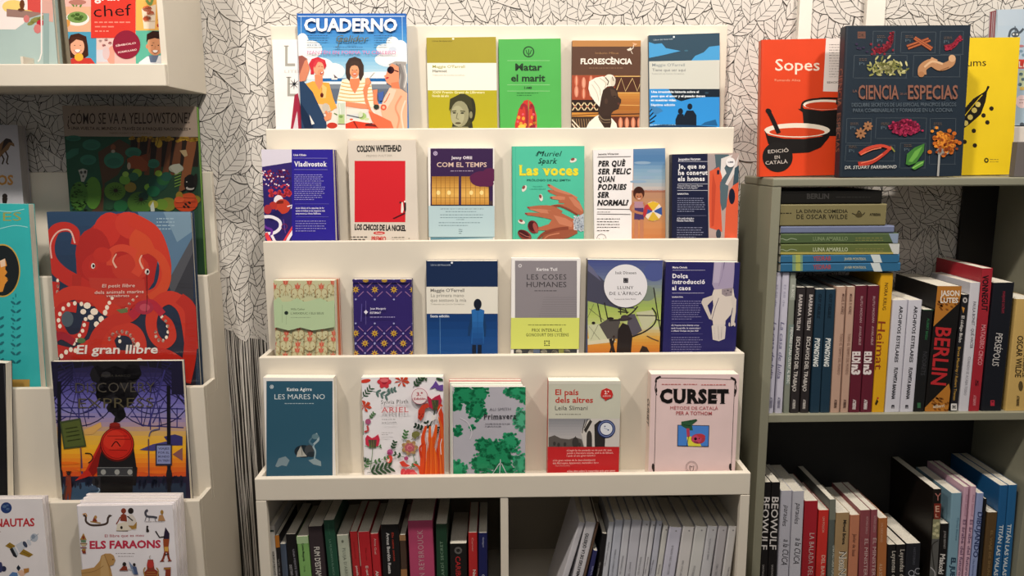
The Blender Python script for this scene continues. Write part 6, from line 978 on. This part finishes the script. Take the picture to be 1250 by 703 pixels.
for k, (a, b, q) in enumerate(FO):
    face(('rearmost', 'third', 'second')[k]+' copy in the stack of white Egyptian picture books at bottom left', DL[3], ledge_z(ZL, 3), 'b3', a, b, t=.0115, cover='e4dedf', hard=True, back=q, group='stacked Egyptian picture books').done()
s = FL(3, 'white Egyptian picture book with sphinx and red title, front of its stack', 'b3', (482, 92), (1096, 84), t=.0115, cover='e9e5ea', hard=True, back=.0365)
s.t('El llibre que es meu', 666, 290, 915, 286, 17, 'b0505c', .012).use('title_lettering').t('ELS FARAONS', 570, 362, 1022, 356, 46, 'c0304c', .04).use('cover_print').mt(735, 394, 865, 394, 1, 'a8a0a4', 6, True).mt(750, 412, 855, 412, 1, 'a8a0a4', 6, True)
BR, DK, GD = '8a3a28', '2a2220', 'a8803c'
s.c([(530, 150), (545, 158), (548, 190), (580, 212), (640, 212), (680, 200), (688, 165), (705, 150)], 13, '4a3a34').c([(525, 145), (545, 140), (552, 158)], 7, 'c9904c').c([(690, 150), (712, 152)], 5, '4a3a34').p([(585, 195), (600, 155), (620, 190)], BR).e(608, 162, 9, 11, 'b88a4c').l([(575, 190), (640, 200)], 7, GD)
s.e(786, 122, 16, 17, BR).e(832, 122, 18, 19, DK).p([(765, 185), (768, 150), (785, 138), (805, 150), (808, 190)], BR).c([(765, 160), (750, 190), (740, 205)], 7, BR).p([(745, 205), (800, 190), (830, 205), (835, 245), (740, 248)], 'e0d6c4').p([(812, 190), (820, 150), (840, 142), (862, 170), (872, 210), (865, 245), (820, 235)], 'd8d0c8').p([(815, 215), (850, 215), (870, 190), (868, 235), (840, 240)], GD).l([(810, 155), (845, 185)], 7, DK).e(773, 228, 8, 10, DK).l([(740, 248), (815, 250)], 4, '8a7a6a')
s.c([(940, 115), (925, 130), (935, 155), (975, 160), (1000, 165)], 13, '4a4a54').e(932, 122, 10, 8, '4a4a54').ls([[(930, 160), (922, 188)], [(950, 165), (948, 186)], [(985, 165), (990, 188)]], 4, '6a6a72').p([(1005, 185), (1012, 150), (1035, 145), (1052, 185)], 'b88a5c').e(1030, 130, 10, 14, GD).mt(920, 190, 1050, 190, 1, 'b8aeb0', 5, True)
s.p([(932, 215), (940, 228), (950, 250), (942, 258), (930, 255)], DK).e(938, 222, 6, 7, DK)
s.p([(1048, 245), (1052, 225), (1062, 240), (1078, 265), (1078, 300), (1040, 300), (1045, 262)], '2a2038').l([(990, 250), (1015, 290), (1050, 285)], 8, DK).p([(1038, 300), (1078, 300), (1072, 350), (1075, 385), (1045, 385), (1040, 345)], '9a4a28').p([(1045, 350), (1072, 350), (1070, 378), (1048, 378)], 'd8a850').l([(1050, 385), (1040, 420), (1030, 440)], 13, BR).l([(1068, 385), (1072, 415), (1080, 438)], 13, BR).l([(1018, 442), (1045, 440)], 6, BR).l([(1068, 440), (1092, 438)], 6, BR).l([(1048, 400), (1076, 395)], 6, DK)
s.p([(510, 305), (532, 262), (552, 305)], GD).r(516, 308, 548, 320, '6a8a6a').p([(512, 325), (555, 325), (545, 345), (522, 345)], 'c9b890').ls([[(512, 330), (556, 330)], [(512, 355), (552, 355)]], 5, BR).p([(520, 370), (545, 370), (548, 392), (528, 392)], BR).e(532, 290, 8, 10, BR).e(535, 368, 13, 7, GD)
s.p([(495, 500), (600, 480), (635, 440), (645, 405), (670, 392), (705, 392), (725, 405), (735, 435), (722, 465), (700, 470), (708, 500), (720, 560), (495, 560)], 'b88f58').p([(640, 480), (650, 410), (665, 400), (690, 480), (700, 560), (640, 560)], 'c4a06c').c([(665, 400), (690, 460), (705, 500)], 4, '8a6638').e(720, 430, 5, 4, '6a4a28').c([(500, 520), (600, 505), (660, 470)], 4, '9a7444').p([(495, 500), (510, 510), (505, 560), (495, 560)], '9a7444')
s.e(792, 460, 12, 14, DK).p([(762, 495), (785, 470), (808, 475), (812, 495)], BR).l([(760, 497), (815, 498)], 5, BR).p([(820, 440), (850, 475), (880, 520), (850, 525), (835, 490)], '7a8aa8').e(855, 462, 9, 10, DK).p([(845, 475), (868, 475), (880, 525), (858, 525)], '4a5a80').l([(815, 490), (845, 495)], 5, 'b0b8c4')
s.p([(942, 430), (975, 430), (980, 470), (985, 490), (1010, 510), (1015, 560), (915, 560), (920, 510), (938, 490), (935, 465)], BR).e(958, 458, 22, 26, 'b83a34').c([(958, 430), (952, 412), (960, 405)], 5, 'b8b0ac').c([(925, 540), (915, 500), (925, 480)], 7, GD).c([(1000, 540), (1008, 500), (995, 482)], 7, GD).ls([[(935, 510), (990, 510)], [(930, 525), (995, 525)]], 4, GD).p([(1042, 480), (1088, 478), (1085, 560), (1050, 560), (1055, 500)], BR).l([(1042, 488), (1088, 486)], 7, GD)
s.done()
# hanging shelf
ZH = 1.5992; YH = 1.6995
s = face('teal and white cookbook with a berry branch and red panel, left on the hanging shelf', YH, ZH, 'A', (-230, -240), (216, -240), t=.02, cover='a9bebb', hard=True, gloss=.25)
s.r(120, -300, 185, 60, 'd4504a').p([(-250, -300), (120, -300), (125, 70), (108, 105), (70, 133), (-250, 133)], 'f1e6e2').p([(185, -300), (240, -300), (240, 100), (188, 90)], 'd8a89c').e(60, 30, 50, 30, 'f0d27c').e(110, 60, 44, 16, 'eac66c').p([(30, 40), (130, 50), (200, 60), (130, 82), (30, 75)], '9a7a70').es([(100, 20, 12, 22), (96, 45, 16, 8)], 9, 9, '6a3c24').es([(160, 90, 26, 12), (190, 80, 24, 10), (140, 105, 18, 9), (210, 70, 14, 8)], 9, 9, '8a8a4c', -20).es([(182, 104, 17, 15), (204, 96, 11, 11)], 9, 9, 'b8283a').es([(120, 85, 14, 18), (170, 130, 18, 22)], 9, 9, 'cf7a78')
s.l([(186, -300), (188, 240), (180, 268), (172, 278)], 6, 'f1e9e4').r(196, 60, 222, 700, '93aaa8'); s.done()
s = face('childrens cookbook with a red title square and photos of a girl and a boy', YH, ZH, 'A', (268, -240), (748, -250), t=.026, cover='e8c8a4', hard=True, pages='e6dccb', gloss=.25)
s.r(260, -300, 412, 146, 'e3b08c').r(272, -300, 412, 30, 'eab8ae').e(350, 85, 54, 32, 'efe9e2').e(350, 78, 46, 26, '7a9a54').es([(330, 72), (350, 66), (368, 76), (345, 84), (360, 86)], 11, 8, '5c8038').e(290, 110, 30, 20, 'd8984c', -30).ls([[(320, 10), (335, 30)], [(350, 0), (345, 30)], [(375, 5), (362, 32)]], 8, '6a8a44').e(350, 10, 40, 12, 'b87a6c')
s.r(614, -300, 765, 138, 'eeb45c').p([(640, 40), (705, 20), (700, 130), (650, 130)], 'e9d8c0').es([(665, 40, 22, 14), (680, 60, 18, 12), (665, 85, 20, 14)], 12, 12, 'd8643c').es([(730, 90, 18, 22), (722, 115, 14, 10)], 12, 12, 'c4402c').c([(660, 0), (680, 20), (690, -10)], 12, '7a9a54').e(735, 40, 22, 30, 'f4cc7c').ls([[(650, 70), (700, 66)], [(652, 98), (700, 96)]], 4, 'c9a88c')
s.r(265, 144, 436, 700, '4f9cbc').p([(290, 282), (330, 262), (410, 262), (432, 290), (432, 600), (285, 600)], 'c43c34').p([(305, 250), (300, 200), (320, 158), (355, 150), (390, 165), (398, 210), (400, 250), (385, 262), (318, 262)], '43241a').e(350, 212, 32, 40, 'e6a888').p([(318, 200), (325, 170), (355, 165), (385, 185), (375, 185), (345, 178)], '4c2a1e').es([(338, 205), (364, 205)], 3, 2, '2c1c18').e(351, 230, 15, 7, 'f4ece6').c([(334, 226), (351, 240), (368, 226)], 3, 'a84a3c').e(357, 258, 20, 18, 'eab03c')
s.r(436, 144, 520, 700, 'e3c4bc').es([(455, 185), (480, 180), (470, 205), (498, 195)], 9, 7, 'c86a6c').r(436, 225, 500, 280, 'cfd0d8').e(520, 250, 40, 46, 'e6a08c').e(480, 240, 16, 30, 'd8c0c0').r(612, 138, 765, 700, '5fb49c').r(518, 144, 614, 700, 'dcb8b0')
s.p([(628, 282), (665, 255), (735, 250), (768, 282), (768, 600), (610, 600)], 'dfe4ea').p([(672, 250), (718, 250), (705, 282), (680, 282)], '6a7a94').e(702, 205, 36, 46, 'd89870').p([(662, 195), (664, 155), (690, 140), (730, 142), (748, 165), (742, 210), (735, 180), (700, 172), (670, 180)], '35201a').es([(665, 210), (742, 210)], 6, 10, 'cf8c66').es([(688, 205), (716, 205)], 3, 2.5, '221614').c([(690, 180+14), (698, 193)], 2, '35201a').e(702, 232, 13, 6, 'f4ece6').c([(686, 228), (702, 243), (718, 228)], 3, '8a4a3c').l([(702, 208), (700, 222)], 2.5, 'b87850')
s.r(412, -300, 613, 172, 'd93c30').t('gran', 428, 2, 540, 2, 40, 'f4e6e0', .02).use('title_lettering').t('chef', 425, 78, 596, 70, 52, '1d1414', -.006).use('cover_print').mt(428, 102, 600, 102, 1, 'ee8a78', 8, True).mt(430, 122, 540, 142, 2, 'ee8a78', 8)
s.use('round_sticker', .0005).e(573, 202, 62, 64, '8c2238', 0, 36).t('SÍMBOLO', 524, 212, 616, 198, 8, 'e8c8c4', .02).t('FORMULARIO', 536, 242, 620, 228, 8, 'e8c8c4', .02)
s.done()
